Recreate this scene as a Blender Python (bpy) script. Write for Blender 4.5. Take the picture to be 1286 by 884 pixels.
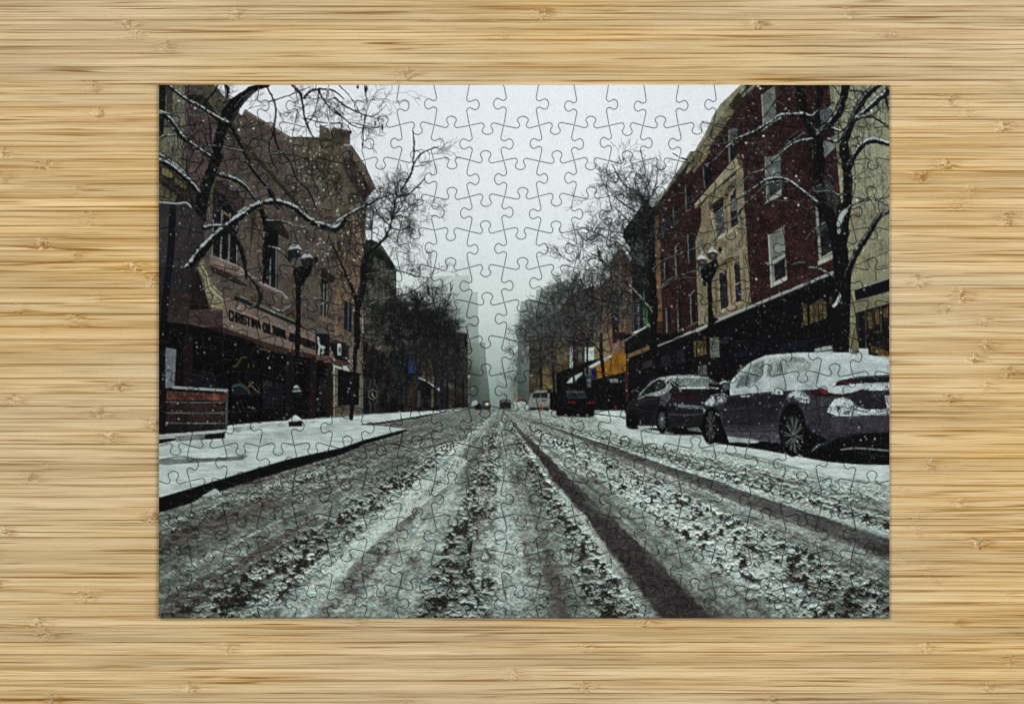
# ---------------------------------------------------------------------------
# THE PRINT: the street scene printed on the puzzle, drawn with numpy.
# Everything is drawn in "sheet units" (1 unit = 0.4 mm on the table).
# ---------------------------------------------------------------------------
import numpy as np, math
OX, OY, PW, PH = 196, 103, 925, 677       # sheet window that holds the print
SS = 2
IW, IH = PW*SS, PH*SS
rng = np.random.default_rng(11)
img = np.zeros((IH, IW, 3), np.float32)
YY, XX = np.mgrid[0:IH, 0:IW].astype(np.float32)
XX = XX/SS + OX + .5/SS; YY = YY/SS + OY + .5/SS

ZONE = dict(A=(190,98,5.2), B=(420,98,5.2), C=(650,98,5.2), D=(885,98,5.2), E=(190,265,5.2), F=(420,265,5.2),
            G=(650,265,5.2), H=(885,265,5.2), I=(190,430,5.2), J=(420,430,5.2), K=(650,430,5.2), L=(885,430,5.2),
            M=(190,600,4.9125), N=(420,600,4.9125), O=(650,600,4.9125), Q=(885,600,4.9125),
            R=(270,370,7.144), S=(198,106,8.0375), T=(340,180,8.0375), U=(198,200,8.0375), V=(780,190,8.0375),
            W=(780,300,8.0375), X=(780,390,8.0375), Y=(590,470,8.0375), Z=(0,0,1))

def P(z, s):
    ox, oy, k = ZONE[z]
    return [tuple([ox + float(a.split(',')[0])/k, oy + float(a.split(',')[1])/k] + [float(q)/k for q in a.split(',')[2:]]) for a in s.split()]

def lattice(u, v, seed):
    iu = np.floor(u); iv = np.floor(v); fu = u-iu; fv = v-iv
    iu = iu.astype(np.int64); iv = iv.astype(np.int64)
    def h(a, b):
        n = (a*374761393 + b*668265263 + seed*974634777) & 0xffffffff
        n = ((n ^ (n >> 13))*1274126177) & 0xffffffff
        return ((n ^ (n >> 16)) & 0xffff).astype(np.float32)/65535.
    fu = (fu*fu*(3-2*fu)).astype(np.float32); fv = (fv*fv*(3-2*fv)).astype(np.float32)
    a = h(iu, iv)*(1-fu) + h(iu+1, iv)*fu
    b = h(iu, iv+1)*(1-fu) + h(iu+1, iv+1)*fu
    return a*(1-fv) + b*fv

def fbm(u, v, seed, oct=3, g=.5):
    s = 0; a = 1; t = 0
    for k in range(oct):
        s = s + a*lattice(u*2**k, v*2**k, seed+k*17); t += a; a *= g
    return s/t

GR = lattice(XX*1.1, YY*1.1, 5) - .5           # fine mottling of the print
BL = fbm(XX/9, YY/9, 9, 3) - .5                # broad mottling
VS = fbm(XX/2.2, YY/14, 21, 3) - .5            # vertical streaks

def smooth(x): x = np.clip(x, 0, 1); return x*x*(3-2*x)

def win(x0, y0, x1, y1):
    a = max(0, int((x0-OX)*SS)-1); b = min(IW, int((x1-OX)*SS)+2)
    c = max(0, int((y0-OY)*SS)-1); d = min(IH, int((y1-OY)*SS)+2)
    return (slice(c, d), slice(a, b)) if a < b and c < d else None

def cover(pts):
    xs = [p[0] for p in pts]; ys = [p[1] for p in pts]
    w = win(min(xs), min(ys), max(xs), max(ys))
    if w is None: return None, None
    x = XX[w]; m = np.zeros(x.shape, np.float32)
    n = len(pts)
    for off in (-.125, .125):
        y = YY[w] + off*2/SS
        ins = np.zeros(x.shape, bool)
        for i in range(n):
            xa, ya = pts[i][:2]; xb, yb = pts[(i+1) % n][:2]
            if ya == yb: continue
            c = ((ya > y) != (yb > y)) & (x < (xb-xa)*(y-ya)/(yb-ya)+xa)
            ins ^= c
        m += ins*.5
    return w, m

def blend(w, m, col, tex=0, blot=0, streak=0):
    c = np.array(col, np.float32)
    t = 1 + tex*GR[w] + blot*BL[w] + streak*VS[w]
    img[w] += m[..., None]*(c*t[..., None] - img[w])

def poly(z, s, col, a=1, tex=.35, blot=.35, streak=0, soft=0, rag=0):
    pts = P(z, s) if isinstance(s, str) else s
    if soft:
        xs = [p[0] for p in pts]; ys = [p[1] for p in pts]
    w, m = cover(pts)
    if w is None: return
    if rag: m = m*np.clip((.5+1.5*BL[w]+.9*GR[w]-rag)*4, 0, 1)
    blend(w, m*a, col, tex, blot, streak)

def dab(x, y, rx, ry, col, a=1, soft=1., tex=0):
    w = win(x-rx-1, y-ry-1, x+rx+1, y+ry+1)
    if w is None: return
    d = np.sqrt(((XX[w]-x)/rx)**2 + ((YY[w]-y)/ry)**2)
    m = np.clip((1-d)/max(soft, .02), 0, 1)*a
    blend(w, m, col, tex)

def ell(z, x, y, rx, ry, col, a=1, soft=.12, tex=.2):
    ox, oy, k = ZONE[z]
    dab(ox+x/k, oy+y/k, rx/k, ry/k, col, a, soft, tex)

def seg(x0, y0, r0, x1, y1, r1, col, a=1):
    R = max(r0, r1)+.6
    w = win(min(x0, x1)-R, min(y0, y1)-R, max(x0, x1)+R, max(y0, y1)+R)
    if w is None: return
    dx = x1-x0; dy = y1-y0; L = dx*dx+dy*dy+1e-6
    X = XX[w]-x0; Y = YY[w]-y0
    t = np.clip((X*dx+Y*dy)/L, 0, 1)
    d = np.sqrt((X-t*dx)**2+(Y-t*dy)**2)
    r = r0+(r1-r0)*t
    m = np.clip((r-d)*SS*.9+.5, 0, 1)*np.clip(r*3.2, .3, 1)*a
    img[w] += m[..., None]*(np.array(col, np.float32)-img[w])

def spline(p, step=2.5):
    n = len(p); out = []
    if n < 3:
        L = math.hypot(p[1][0]-p[0][0], p[1][1]-p[0][1]); m = max(1, int(L/step)); return [tuple(p[0][k]+(p[1][k]-p[0][k])*j/m for k in range(len(p[0]))) for j in range(m+1)]
        return p
    d = len(p[0])
    q = [tuple(2*p[0][k]-p[1][k] for k in range(d))] + list(p) + [tuple(2*p[-1][k]-p[-2][k] for k in range(d))]
    for i in range(1, n):
        L = math.hypot(q[i+1][0]-q[i][0], q[i+1][1]-q[i][1]); m = max(2, int(L/step))
        for j in range(m):
            t = j/m
            out.append(tuple(.5*(2*q[i][k]+(q[i+1][k]-q[i-1][k])*t+(2*q[i-1][k]-5*q[i][k]+4*q[i+1][k]-q[i+2][k])*t*t
                       + (3*q[i][k]-q[i-1][k]-3*q[i+1][k]+q[i+2][k])*t**3) for k in range(d)))
    out.append(p[-1]); return out

BARK = (20, 20, 23); SNOW = (158, 172, 170)
def line(z, s, w, col=BARK, a=1, curve=True):
    p = P(z, s) if isinstance(s, str) else s
    k = ZONE[z][2]
    p = [(q[0], q[1], (q[2] if len(q) > 2 else w/k)) for q in p]
    if curve: p = spline(p, 3)
    for i in range(len(p)-1):
        seg(p[i][0], p[i][1], max(p[i][2], .2)/2, p[i+1][0], p[i+1][1], max(p[i+1][2], .2)/2, col, a)
    return p

def limb(z, s, w=10, snow=.8, twig=0, col=BARK, hang=0, sc=SNOW):
    """a traced branch: wavy dark stroke, ragged snow lying on its upper side, twigs leaving it"""
    p = P(z, s) if isinstance(s, str) else s
    k = ZONE[z][2]
    p = [(q[0], q[1], (q[2] if len(q) > 2 else w/k)) for q in p]
    p = spline(p, 2.2)
    p = [(q[0]+rng.normal(0, .22), q[1]+rng.normal(0, .22), q[2]*(1+rng.normal(0, .1))) for q in p]
    for i in range(len(p)-1):
        seg(p[i][0], p[i][1], max(p[i][2], .3)/2, p[i+1][0], p[i+1][1], max(p[i+1][2], .3)/2, col)
    if snow:
        for i in range(len(p)-1):
            x0, y0, w0 = p[i]; x1, y1, w1 = p[i+1]
            dx, dy = x1-x0, y1-y0; L = math.hypot(dx, dy)+1e-6
            if rng.random() > .93: continue
            nx, ny = dy/L, -dx/L
            if ny > 0: nx, ny = -nx, -ny
            lie = -ny                                  # 1 where the branch is level
            if lie < .22: continue
            o = .27
            r = (.13+.1*rng.random())*lie*min(1, .6+w0/8)
            seg(x0+nx*w0*o, y0+ny*w0*o, max(w0*r, .28), x1+nx*w1*o, y1+ny*w1*o, max(w1*r, .28), sc, snow*min(1, lie+.25)*(.7+.3*rng.random()))
    if twig and len(p) > 3:
        L = len(p)
        for _ in range(twig):
            i = int(rng.integers(1, L-1)); x, y, ww = p[i]
            th = math.atan2(p[i][1]-p[i-1][1], p[i][0]-p[i-1][0]) + rng.choice([-1, 1])*rng.uniform(.5, 1.3)
            grow(x, y, th, rng.uniform(9, 24), min(1.3, max(.5, ww*.3)), 3, hang=hang, snow=snow*.5, col=col)

def grow(x, y, th, L, w, depth, hang=0, snow=.3, col=BARK, fork=1.3, spread=.8, a=1, lift=.12):
    n = max(2, int(L/3)); st = L/n
    bend = rng.normal(0, .13)
    for i in range(n):
        th += bend + rng.normal(0, .15) + hang*.06*math.cos(th) - lift*.12*math.cos(th)
        x1 = x+math.cos(th)*st; y1 = y+math.sin(th)*st
        w1 = max(.32, w*(1-.35/n))
        seg(x, y, w/2, x1, y1, w1/2, col, a)
        if snow and abs(math.cos(th)) > .45 and rng.random() < snow:
            seg(x, y-w*.3, max(.2, w*.2), x1, y1-w1*.3, max(.2, w1*.2), SNOW, .6*a)
        x, y, w = x1, y1, w1
        if depth > 0 and rng.random() < fork/n:
            grow(x, y, th+rng.choice([-1, 1])*rng.uniform(.35, spread+.25), L*rng.uniform(.5, .8), max(.34, w*.66), depth-1, hang, snow, col, fork, spread, a, lift)
    if depth > 0:
        for sgn in (-1, 1):
            grow(x, y, th+sgn*rng.uniform(.12, spread*.75), L*rng.uniform(.45, .95), max(.34, w*.7), depth-1, hang, snow, col, fork, spread, a, lift)

def tangle(z, x, y, rx, ry, n, col=BARK, a=.8, L=14, w=.55, up=True, depth=2, snow=.1):
    """the mass of fine twigs of a winter crown"""
    ox, oy, k = ZONE[z]; x = ox+x/k; y = oy+y/k; rx /= k; ry /= k; rx = max(rx-1.15*L, rx*.4); ry = max(ry-1.15*L, ry*.4)
    w *= 1.2; a = min(1, a*1.2)
    for _ in range(max(1, int(n*(.34 if n > 10 else .8)))):
        t = rng.uniform(0, 6.283); r = math.sqrt(rng.random())
        px = x+rx*r*math.cos(t); py = y+ry*r*math.sin(t)
        th = math.atan2(py-(y+ry*1.3), px-x) + rng.normal(0, .6) if up else rng.uniform(0, 6.28)
        grow(px, py, th, rng.uniform(.5, 1)*L, w, depth, snow=snow, col=col, a=a)

# ---- sky and far fog ------------------------------------------------------
def gradient_sky():
    t = np.clip((YY-106)/(512-106), 0, 1)[..., None]
    stops = [(0, (221, 228, 234)), (.25, (221, 229, 233)), (.5, (212, 223, 224)), (.7, (196, 210, 207)), (.85, (162, 181, 175)), (1, (116, 138, 130))]
    out = np.zeros_like(img)
    for (a, ca), (b, cb) in zip(stops, stops[1:]):
        f = np.clip((t-a)/(b-a), 0, 1)
        out = np.where((t >= a), np.array(ca, np.float32)*(1-f)+np.array(cb, np.float32)*f, out)
    # the sky is palest along the axis of the street
    s = np.exp(-((XX-690)/210)**2)[..., None]
    out *= (.965+.045*s)
    out *= (1+.03*GR+.025*BL)[..., None]
    img[:] = out
gradient_sky()
for _ in range(1100):                                   # dark specks of falling snow against the sky
    dab(rng.uniform(440, 880), rng.uniform(108, 400), rng.uniform(.5, 1.6), rng.uniform(.5, 1.6), (158, 170, 176), rng.uniform(.15, .6))

def fogpoly(z, s, top, bot, a=1):
    pts = P(z, s); w, m = cover(pts)
    y0 = min(p[1] for p in pts); y1 = max(p[1] for p in pts)
    t = np.clip((YY[w]-y0)/(y1-y0), 0, 1)[..., None]
    c = np.array(top, np.float32)*(1-t)+np.array(bot, np.float32)*t
    c = c*(1+.04*GR[w]+.05*BL[w])[..., None]
    img[w] += (m*a)[..., None]*(c-img[w])
fogpoly('F', '725,300 900,320 940,900 725,900', (205, 217, 216), (150, 168, 162), .5)
fogpoly('F', '640,425 880,420 885,520 870,900 640,900', (178, 193, 189), (116, 134, 126), .9)
fogpoly('F', '820,540 895,545 900,530 935,530 945,880 960,1350 820,1350', (164, 182, 177), (88, 104, 97))
fogpoly('F', '905,540 925,540 935,900 905,900', (176, 192, 186), (120, 137, 130), .6)
fogpoly('J', '870,0 985,0 992,150 1010,300 1020,430 870,430', (122, 140, 132), (70, 82, 76), .85)
fogpoly('J', '1195,430 1195,0 1205,-40 1248,-60 1300,430', (116, 134, 126), (62, 74, 68), .9)
fogpoly('G', '0,890 14,640 22,590 118,575 122,515 330,445 340,890', (150, 167, 160), (108, 126, 117), .95)
fogpoly('G', '150,520 330,450 340,900 155,900', (120, 136, 125), (80, 92, 84), .6)

# ---- ground ----------------------------------------------------------------
HY = 513.; CX = 628.
g = YY > HY+.3
yy = np.where(g, YY-HY, 1.); u = (XX-CX)/yy; zz = 330./yy
KN = [(-9, .3, .35, .3), (-5, .35, .35, .3), (-3.2, .35, .42, .22), (-2.7, .3, .6, .18), (-2.3, .4, .42, .3), (-1.9, .5, .3, .25), (-1.65, .3, .5, .3), (-1.5, .6, .82, .2), (-1.22, .8, .8, .1), (-1.12, .92, .35, 0), (-.92, .95, .15, 0),
      (-.84, .5, .35, .3), (-.7, .36, .12, .1), (-.47, .42, .1, .05), (-.4, .42, .75, .25), (-.25, .45, 1., .2), (-.08, .6, .8, .1), (0, .68, .22, 0), (.1, .6, .14, .05), (.16, .42, .35, .3), (.33, .48, .3, .2), (.42, .55, .35, .12),
      (.5, .5, .9, .15), (.64, .6, .85, .1), (.70, .9, .35, 0), (.75, .8, .15, .1), (.785, .1, .05, 1.), (.9, 0, .05, 1.1), (1.0, .1, .05, 1), (1.03, .5, .15, .1), (1.2, .5, .12, .05), (1.33, .6, .3, .1), (1.45, .72, .7, .1),
      (1.8, .75, .8, .1), (2.1, .72, .72, .1), (2.22, .45, .3, .2), (2.4, .35, .2, .25), (2.52, .5, .25, .4), (2.62, .1, .15, .95), (2.8, .05, .1, .95), (2.93, .2, .1, .85), (2.98, .92, .1, 0), (3.1, .8, .2, 0), (3.2, .55, .85, .1),
      (3.6, .75, .6, .05), (4.2, .85, .5, 0), (4.8, .95, .1, 0), (9, 1, 0, 0)]
ku = np.array([k[0] for k in KN])
wob = (fbm(zz*.55, u*.3, 71, 3)-.5)*.10*np.clip(yy/60, .3, 1) + (fbm(XX/5, YY/4, 72, 4, .65)-.5)*9./np.maximum(yy, 14)
um = u+wob
s_ = np.interp(um, ku, [k[1] for k in KN]).astype(np.float32)
c_ = np.interp(um, ku, [k[2] for k in KN]).astype(np.float32)
b_ = np.interp(um, ku, [k[3] for k in KN]).astype(np.float32)
s_ = s_-.22*smooth((-1.2-um)/.8)
def scaled(fx, fy, seed, oct=4, g=.6):
    """noise whose grain shrinks with distance in three steps, without shear"""
    t = np.clip(np.log2(np.maximum(yy, 1)/22.), 0, 2.999)
    out = 0
    for k in range(4):
        wgt = np.clip(1-np.abs(t-k), 0, 1).astype(np.float32)
        m = 2.**(k-2.6)
        out = out + wgt*fbm(XX/(fx*m), YY/(fy*m), seed+k*7, oct, g)
    return out
cs = scaled(6.6, 4.6, 81, 4, .66)
cb = scaled(26, 11, 183, 2)
fine = fbm(XX/1.7, YY/1.25, 85, 2)
stk = fbm(u*34, zz*1.1, 87, 2)
far = np.clip(yy/45, 0, 1)
rel = np.roll(cs, -3, 0)-np.roll(cs, 1, 0)
fr = scaled(3.2, 2.2, 283, 2)
trk = fbm(u*9+wob*5, zz*.12, 777, 3, .6)
s_ = np.clip(s_*.9 + np.clip((trk-.5)*1.8, -.2, .25) + (fbm(zz*.7+4, u*1.6, 555, 3)-.5)*1.3*far + (cb-.5)*1.0 + (stk-.5)*.35*far, 0, 1)[..., None]
slush = np.array((100, 114, 105), np.float32); snowc = np.array((160, 179, 171), np.float32)
road = slush*(1-s_) + snowc*s_
road *= (1 + .50*(fine-.5) + .46*(fr-.5) + .10*(stk-.5)*far)[..., None]
brow2 = np.clip((.40-trk)*8, 0, .32)*(c_ < .6)*(1-smooth(1-np.abs(u+.85)/.7)*.85)
patch = fbm(u*7, zz*.8, 391, 4, .6)*.62+scaled(9, 4, 395, 3)*.38
brown = np.clip(b_*(.75+.9*(cb-.5)), 0, 1) + brow2*.8 + np.clip((patch-.515)*7, 0, .8)*(b_ < .6)*np.clip(1.1-s_[..., 0]*.8, 0, 1)*(1+.5*smooth((-1.2-u)/.6))
bc = np.array((56, 47, 49), np.float32)*(1+.9*(fbm(XX/2.6, YY/2.0, 93, 2)-.5))[..., None]
bf = (np.clip(yy/60, 0, 1)*np.clip((b_-.3)*1.8, 0, 1))[..., None]
bc = bc*bf + np.array((88, 82, 75), np.float32)*(1-bf)
road += (np.clip(brown, 0, 1)*.88)[..., None]*(bc-road)
clump = np.clip((cs - (.645-.2*c_))*8, 0, 1)*np.clip(c_*1.5-.1, 0, 1)*np.clip(yy/20-.2, .2, 1)
clump_col = np.array((40, 36, 35), np.float32)*(1+1.8*(fine-.5))[..., None]
road *= (1+2.2*np.clip(rel, -.14, .14)*np.clip(c_*1.3, .2, 1))[..., None]
road += (clump*.93)[..., None]*(clump_col-road)
chroma = (fbm(XX/6, YY/4, 905, 3)-.5)[..., None]
road = road*(1+chroma*np.array((.16, .02, -.10), np.float32))*(1+.35*(scaled(13, 6, 911, 3)-.5))[..., None]
hz = np.exp(-yy/16.)[..., None]*.6
road = road*(1-hz)+np.array((118, 130, 122), np.float32)*hz
road *= (1-.16*smooth((XX-900)/260)*smooth((YY-560)/200)-.12*smooth((330-XX)/200)-.08*smooth((YY-680)/100))[..., None]
img[:] = np.where(g[..., None], road, img)
for pp, al, rg in (('462,668 500,630 545,594 572,572 588,578 566,606 524,640 486,668', .85, .3), ('404,722 440,690 470,668 476,676 440,712 410,735', .8, .4), ('596,655 634,650 636,722 590,715', .5, .2),
                 ('596,612 634,606 634,640 604,640', .5, .35), ('735,576 790,592 850,622 800,626 750,600', .7, .42), ('880,655 960,700 1040,760 980,745 900,690', .6, .45), ('700,612 738,650 770,702 794,726 775,712 736,662', .8, .3)):
    poly('Z', pp, (172, 189, 182), a=al, rag=rg, tex=.4, blot=.2)
del wob, um, cs, rel, clump, road, bc

# ---- left side of the street ---------------------------------------------
WALL = (86, 76, 67); TAN = (86, 78, 61); DRK = (13, 12, 15)
poly('A', '40,40 410,40 470,115 540,190 590,245 610,205 910,385 1145,388 1150,340 1220,330 1300,345 1300,1800 40,1800', WALL)
poly('B', '-30,335 0,320 40,340 60,370 40,440 110,440 200,570 270,725 205,790 205,900 -100,900 -100,300', TAN, tex=.5, blot=.7, streak=.5)
poly('F', '0,-40 210,-40 190,520 180,900 0,900', (104, 86, 66), tex=.5, blot=.5, streak=.5)
poly('A', '905,385 1145,388 1300,440 1300,900 1120,900 930,420', TAN, tex=.4, blot=.6, streak=.3)
poly('B', '-5,440 30,440 30,800 0,850', (84, 72, 56), a=.5)
poly('B', '60,540 100,480 180,640 250,740 200,800 120,700 60,600', (60, 46, 42), blot=.8, tex=.6)
poly('B', '40,440 110,440 200,570 270,725 255,735 185,590 100,455 40,452', (92, 86, 68))
line('B', '110,440 200,575 275,735', 7, (40, 38, 34), .7, False)
line('B', '40,438 108,440', 6, (150, 162, 158), .8, False)
poly('T', '440,370 500,380 525,430 520,510 480,450', (112, 122, 110), a=.7)
poly('T', '820,150 930,300 1010,500 960,600 880,520 760,180', (50, 40, 36), a=.7, blot=.8, tex=.6)
poly('B', '0,320 60,360 60,440 40,440 0,430', (70, 66, 50))
# courses of stone on the big plain wall
for k in range(9):
    o = k*62
    line('A', f'{520-o*.25},{330+o} {1000-o*.2},{700+o*1.02}', 2.2, (80, 66, 60), .35, False)
poly('A', '592,245 612,205 912,385 905,400 615,225', (118, 104, 92))
poly('A', '410,40 472,118 560,220 548,232 440,110 395,40', (78, 74, 58))
# leftmost facades
poly('A', '98,40 225,40 225,420 190,600 40,440 40,380 95,330', (101, 102, 80), tex=.35, streak=.3)
poly('A', '100,40 140,40 140,300 100,330', (66, 56, 48), streak=.4)
poly('A', '218,40 330,40 330,110 480,310 470,420 330,760 230,620 190,560 220,420', (84, 68, 66), streak=.2)
poly('A', '330,40 412,40 560,230 520,330 380,190 330,110', (78, 74, 58))
poly('A', '240,110 335,108 400,190 470,300 430,290 310,160 235,140', (34, 36, 22), blot=.6)
poly('A', '45,40 97,40 92,230 75,385 42,385', (18, 20, 27))
line('A', '52,45 50,380', 5, (92, 102, 104), .7, False)
poly('A', '40,430 190,560 330,770 300,800 40,600', (94, 90, 66), blot=.6)
poly('A', '40,540 130,600 330,780 310,890 40,890', (44, 38, 34), blot=.8, tex=.7)
for k in range(7): line('A', f'{40},{455+k*44} {190+k*14},{585+k*52}', 4 if k % 2 else 8, (36, 31, 28) if k % 2 else (76, 68, 54), .65, False)
poly('U', '50,90 120,110 160,180 120,190 40,150', (104, 104, 66), blot=.6)
poly('U', '180,180 290,270 285,310 170,230', (90, 88, 52), blot=.6)
poly('U', '0,230 190,370 170,430 0,410', (84, 80, 56), blot=.8)
# green mossy downpipe that crosses the wall
line('A', '470,320 640,470 860,720 1010,890', 24, (43, 46, 20), 1, False)
line('A', '470,322 640,472 860,722 1010,892', 9, (60, 62, 30), .6, False)
# windows of the pink building
poly('U', '590,210 660,215 880,400 830,560 560,560 560,300', (54, 42, 42), blot=.6)
poly('U', '575,230 605,215 590,560 555,760 555,400', (38, 42, 20))
poly('U', '610,320 740,440 750,590 690,560 600,480', (18, 18, 22))
poly('E', '400,0 570,0 565,355 505,330 395,285', (20, 22, 30), tex=.4, blot=.8)
for s, w in (('463,0 452,310', 11), ('515,20 505,330', 11), ('560,100 560,355', 9), ('405,60 398,285', 8)): line('E', s, w, (128, 132, 122), .85, False)
line('E', '470,10 560,60', 14, (100, 92, 66), 1, False)
poly('E', '655,-10 690,10 650,250 640,320 650,100', (48, 50, 26), a=.8)
poly('E', '740,40 840,60 900,150 900,190 820,150 740,110', (40, 38, 26))
poly('E', '730,90 830,130 825,510 760,485 735,455', (18, 20, 27), tex=.4, blot=.8)
for s, w in (('742,360 740,465', 10), ('778,300 775,485', 9), ('818,240 815,505', 8), ('735,130 728,450', 8)): line('E', s, w, (120, 126, 118), .8, False)
poly('E', '385,290 560,355 890,565 885,575 700,470 385,350', (118, 100, 92))
line('E', '388,290 560,358 700,462 850,530 890,568', 7, (150, 154, 150), .8, False)
poly('E', '380,360 500,400 640,495 560,480 400,400', (48, 34, 32), blot=.5)
poly('E', '1110,370 1150,390 1205,440 1190,470 1105,430', (40, 36, 28))
poly('E', '1110,440 1160,460 1150,700 1105,680', (24, 24, 28), blot=.8)
for s in ('1128,480 1122,690', '1150,480 1144,700'): line('E', s, 8, (120, 124, 116), .8, False)
poly('E', '1100,690 1160,700 1205,735 1200,750 1100,710', (116, 98, 80))
poly('E', '985,670 1060,700 1080,730 1000,700', (62, 48, 46), a=.8)
poly('E', '1095,740 1200,780 1200,800 1095,760', (60, 42, 38), a=.6)
poly('F', '60,580 125,610 120,800 55,770', (26, 28, 36))
for s in ('62,590 58,770', '92,600 88,785', '118,620 115,800'): line('F', s, 6, (92, 94, 92), .8, False)
poly('E', '640,560 700,540 700,600 660,610', (74, 56, 38)); poly('E', '870,650 935,640 940,710 890,690', (78, 58, 38))
# grey awning box, pipe, bracket
poly('U', '0,430 270,430 345,500 400,560 475,640 475,884 0,884', (52, 49, 51), blot=.3)
poly('E', '40,0 235,0 350,60 348,200 300,375 40,375', (54, 50, 52), blot=.3)
poly('E', '40,370 290,370 285,545 40,545', (43, 38, 40))
poly('E', '245,540 300,370 350,520 380,640 250,640', (34, 26, 26), blot=.9)
poly('E', '110,545 260,545 245,900 100,900', (54, 43, 38), blot=.5)
poly('E', '40,545 110,545 90,900 40,900', (46, 36, 34))
line('U', '0,432 100,440 200,448 290,438 340,490', 13, (150, 158, 158), .95)
line('U', '150,480 130,884', 60, (21, 22, 30), .9, False)
line('E', '140,0 125,300 95,560 70,900', 46, (18, 19, 28), 1)
poly('E', '300,370 340,320 375,400 390,470 470,545 470,645 395,625 355,540 345,450', (118, 114, 84), tex=.4, blot=.6)
for s in ('315,360 355,420 380,520 455,590', '335,335 368,400 392,490 465,560'): line('E', s, 5, (66, 60, 44), .8)
line('E', '325,345 362,410 386,500 460,575', 5, (172, 168, 136), .8)
ell('E', 398, 658, 16, 14, (228, 218, 180), 1, .8); ell('E', 400, 620, 9, 9, (190, 176, 128), 1, .8)
poly('E', '250,580 400,640 250,650', (26, 20, 18)); line('E', '250,600 390,620', 6, (74, 54, 30), .6)
poly('E', '250,645 470,650 470,770 245,730', (66, 50, 50), blot=.4)
# long fascia with the name of the arts centre
poly('E', '470,560 560,590 1078,805 1080,900 1248,900 1248,960 470,960', (112, 94, 84), blot=.25)
poly('I', '0,-100 540,-100 1248,130 1248,165 1080,110 760,48 540,5 250,-60 245,-100', (40, 27, 28))
poly('R', '70,90 120,110 905,390 905,545 700,495 400,410 70,290', (112, 98, 86), tex=.25, blot=.2)
poly('R', '70,290 400,410 700,495 1000,560 1190,605 1190,640 1000,620 690,560 400,480 70,390', (60, 42, 40), blot=.3)
poly('R', '905,535 1000,545 1200,595 1200,630 1090,630 905,570', (96, 72, 66))
poly('R', '170,10 260,40 420,110 720,240 900,330 1060,350 1200,400 1200,440 1050,385 900,350 700,270 400,140 170,40', (30, 36, 26), blot=.8)
line('R', '230,15 420,110 600,190 720,242', 6, (140, 150, 146), .7)
line('R', '780,275 900,335 1060,350 1195,408', 6, (128, 138, 132), .7)
poly('R', '905,350 1060,365 1200,430 1200,595 1080,560 905,535', (20, 21, 26))
poly('R', '1100,380 1200,430 1200,600 1140,580 1140,450', (34, 38, 34), blot=.9)
poly('R', '1095,435 1135,440 1135,540 1095,530', (136, 150, 144)); ell('R', 1116, 490, 14, 32, (26, 28, 32), 1, .2); ell('R', 1118, 480, 7, 14, (120, 132, 126), 1, .2)
for s, w in (('925,385 932,440 945,470', 16), ('945,465 975,475', 26), ('935,480 930,535', 15), ('965,480 970,520 950,525', 13)): line('R', s, w, (142, 158, 152), 1)

GLY = dict(C='4,1 3,0 1,0 0,1.5 0,4.5 1,6 3,6 4,5', H='0,0 0,6|4,0 4,6|0,3 4,3', R='0,6 0,0 3,0 4,1 4,2 3,3 0,3|2,3 4,6', I='1,0 1,6', S='4,1 3,0 1,0 0,1 0,2 1,3 3,3 4,4 4,5 3,6 1,6 0,5',
           T='0,0 4,0|2,0 2,6', N='0,6 0,0 4,6 4,0', A='0,6 2,0 4,6|.8,4 3.2,4', U='0,0 0,5 1,6 3,6 4,5 4,0', L='0,0 0,6 4,6', E='4,0 0,0 0,6 4,6|0,3 3,3')
def word(txt, x0, y0, x1, y1, h0, h1, col, w, z='R'):
    adv = [3 if c == 'I' else 5.6 for c in txt]; tot = sum(adv); x = 0
    ox, oy, k = ZONE[z]
    for c, ad in zip(txt, adv):
        for st in GLY[c].split('|'):
            q = []
            for t in st.split():
                gx, gy = map(float, t.split(','))
                f = (x+gx)/tot; hh = h0+(h1-h0)*f
                q.append((ox+(x0+(x1-x0)*f)/k, oy+(y0+(y1-y0)*f + gy/6*hh)/k, w/k))
            line(z, q, w, col, 1, False)
        x += ad
for off, col, w in (((5, 7), (44, 34, 34), 17), ((0, 0), (14, 12, 16), 12)):
    a, b = off
    word('CHRISTINA', 125+a, 138+b, 412+a, 242+b, 82, 62, col, w)
    word('CULTURAL', 432+a, 250+b, 648+a, 328+b, 76, 64, col, w)
    word('ARTS', 664+a, 342+b, 775+a, 380+b, 66, 60, col, w)
    word('CENTER', 785+a, 388+b, 895+a, 428+b, 62, 58, col, w-3)
line('R', '135,125 250,160 400,222', 4, (150, 150, 146), .5); line('R', '440,240 560,280 640,320', 4, (150, 150, 146), .4)
line('R', '790,378 840,382 890,425', 4, (150, 150, 146), .4)
# shop front, dark glass
poly('I', '245,-120 540,10 760,55 1100,112 1190,150 1190,480 890,515 500,555 480,600 40,620 40,-60', DRK, tex=.6, blot=.8)
poly('E', '60,720 260,740 600,830 760,900 60,900', DRK)
for s, w, c in (('245,-30 240,290', 60, (34, 24, 22)), ('905,80 900,520', 50, (32, 22, 21)), ('1060,110 1050,500', 40, (36, 26, 23)), ('1165,150 1165,490', 40, (40, 30, 27)), ('515,30 510,550', 14, (5, 5, 8)), ('712,60 710,540', 22, (5, 5, 8)), ('150,-30 140,290', 18, (7, 7, 12))): line('I', s, w, c, .85, False)
poly('I', '730,250 860,270 860,440 730,430', (24, 26, 32), a=.7, blot=1)
poly('I', '730,250 790,255 790,290 730,280', (50, 54, 60), a=.6)
poly('I', '530,280 700,330 700,340 530,340', (30, 34, 34), a=.8)
poly('I', '280,180 400,200 440,280 290,285', (22, 23, 30), a=.8, blot=1)
line('I', '530,290 580,280 630,310 640,335', 12, (38, 78, 84), .8); line('I', '530,282 580,272 640,300', 5, (110, 100, 50), .6)
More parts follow.
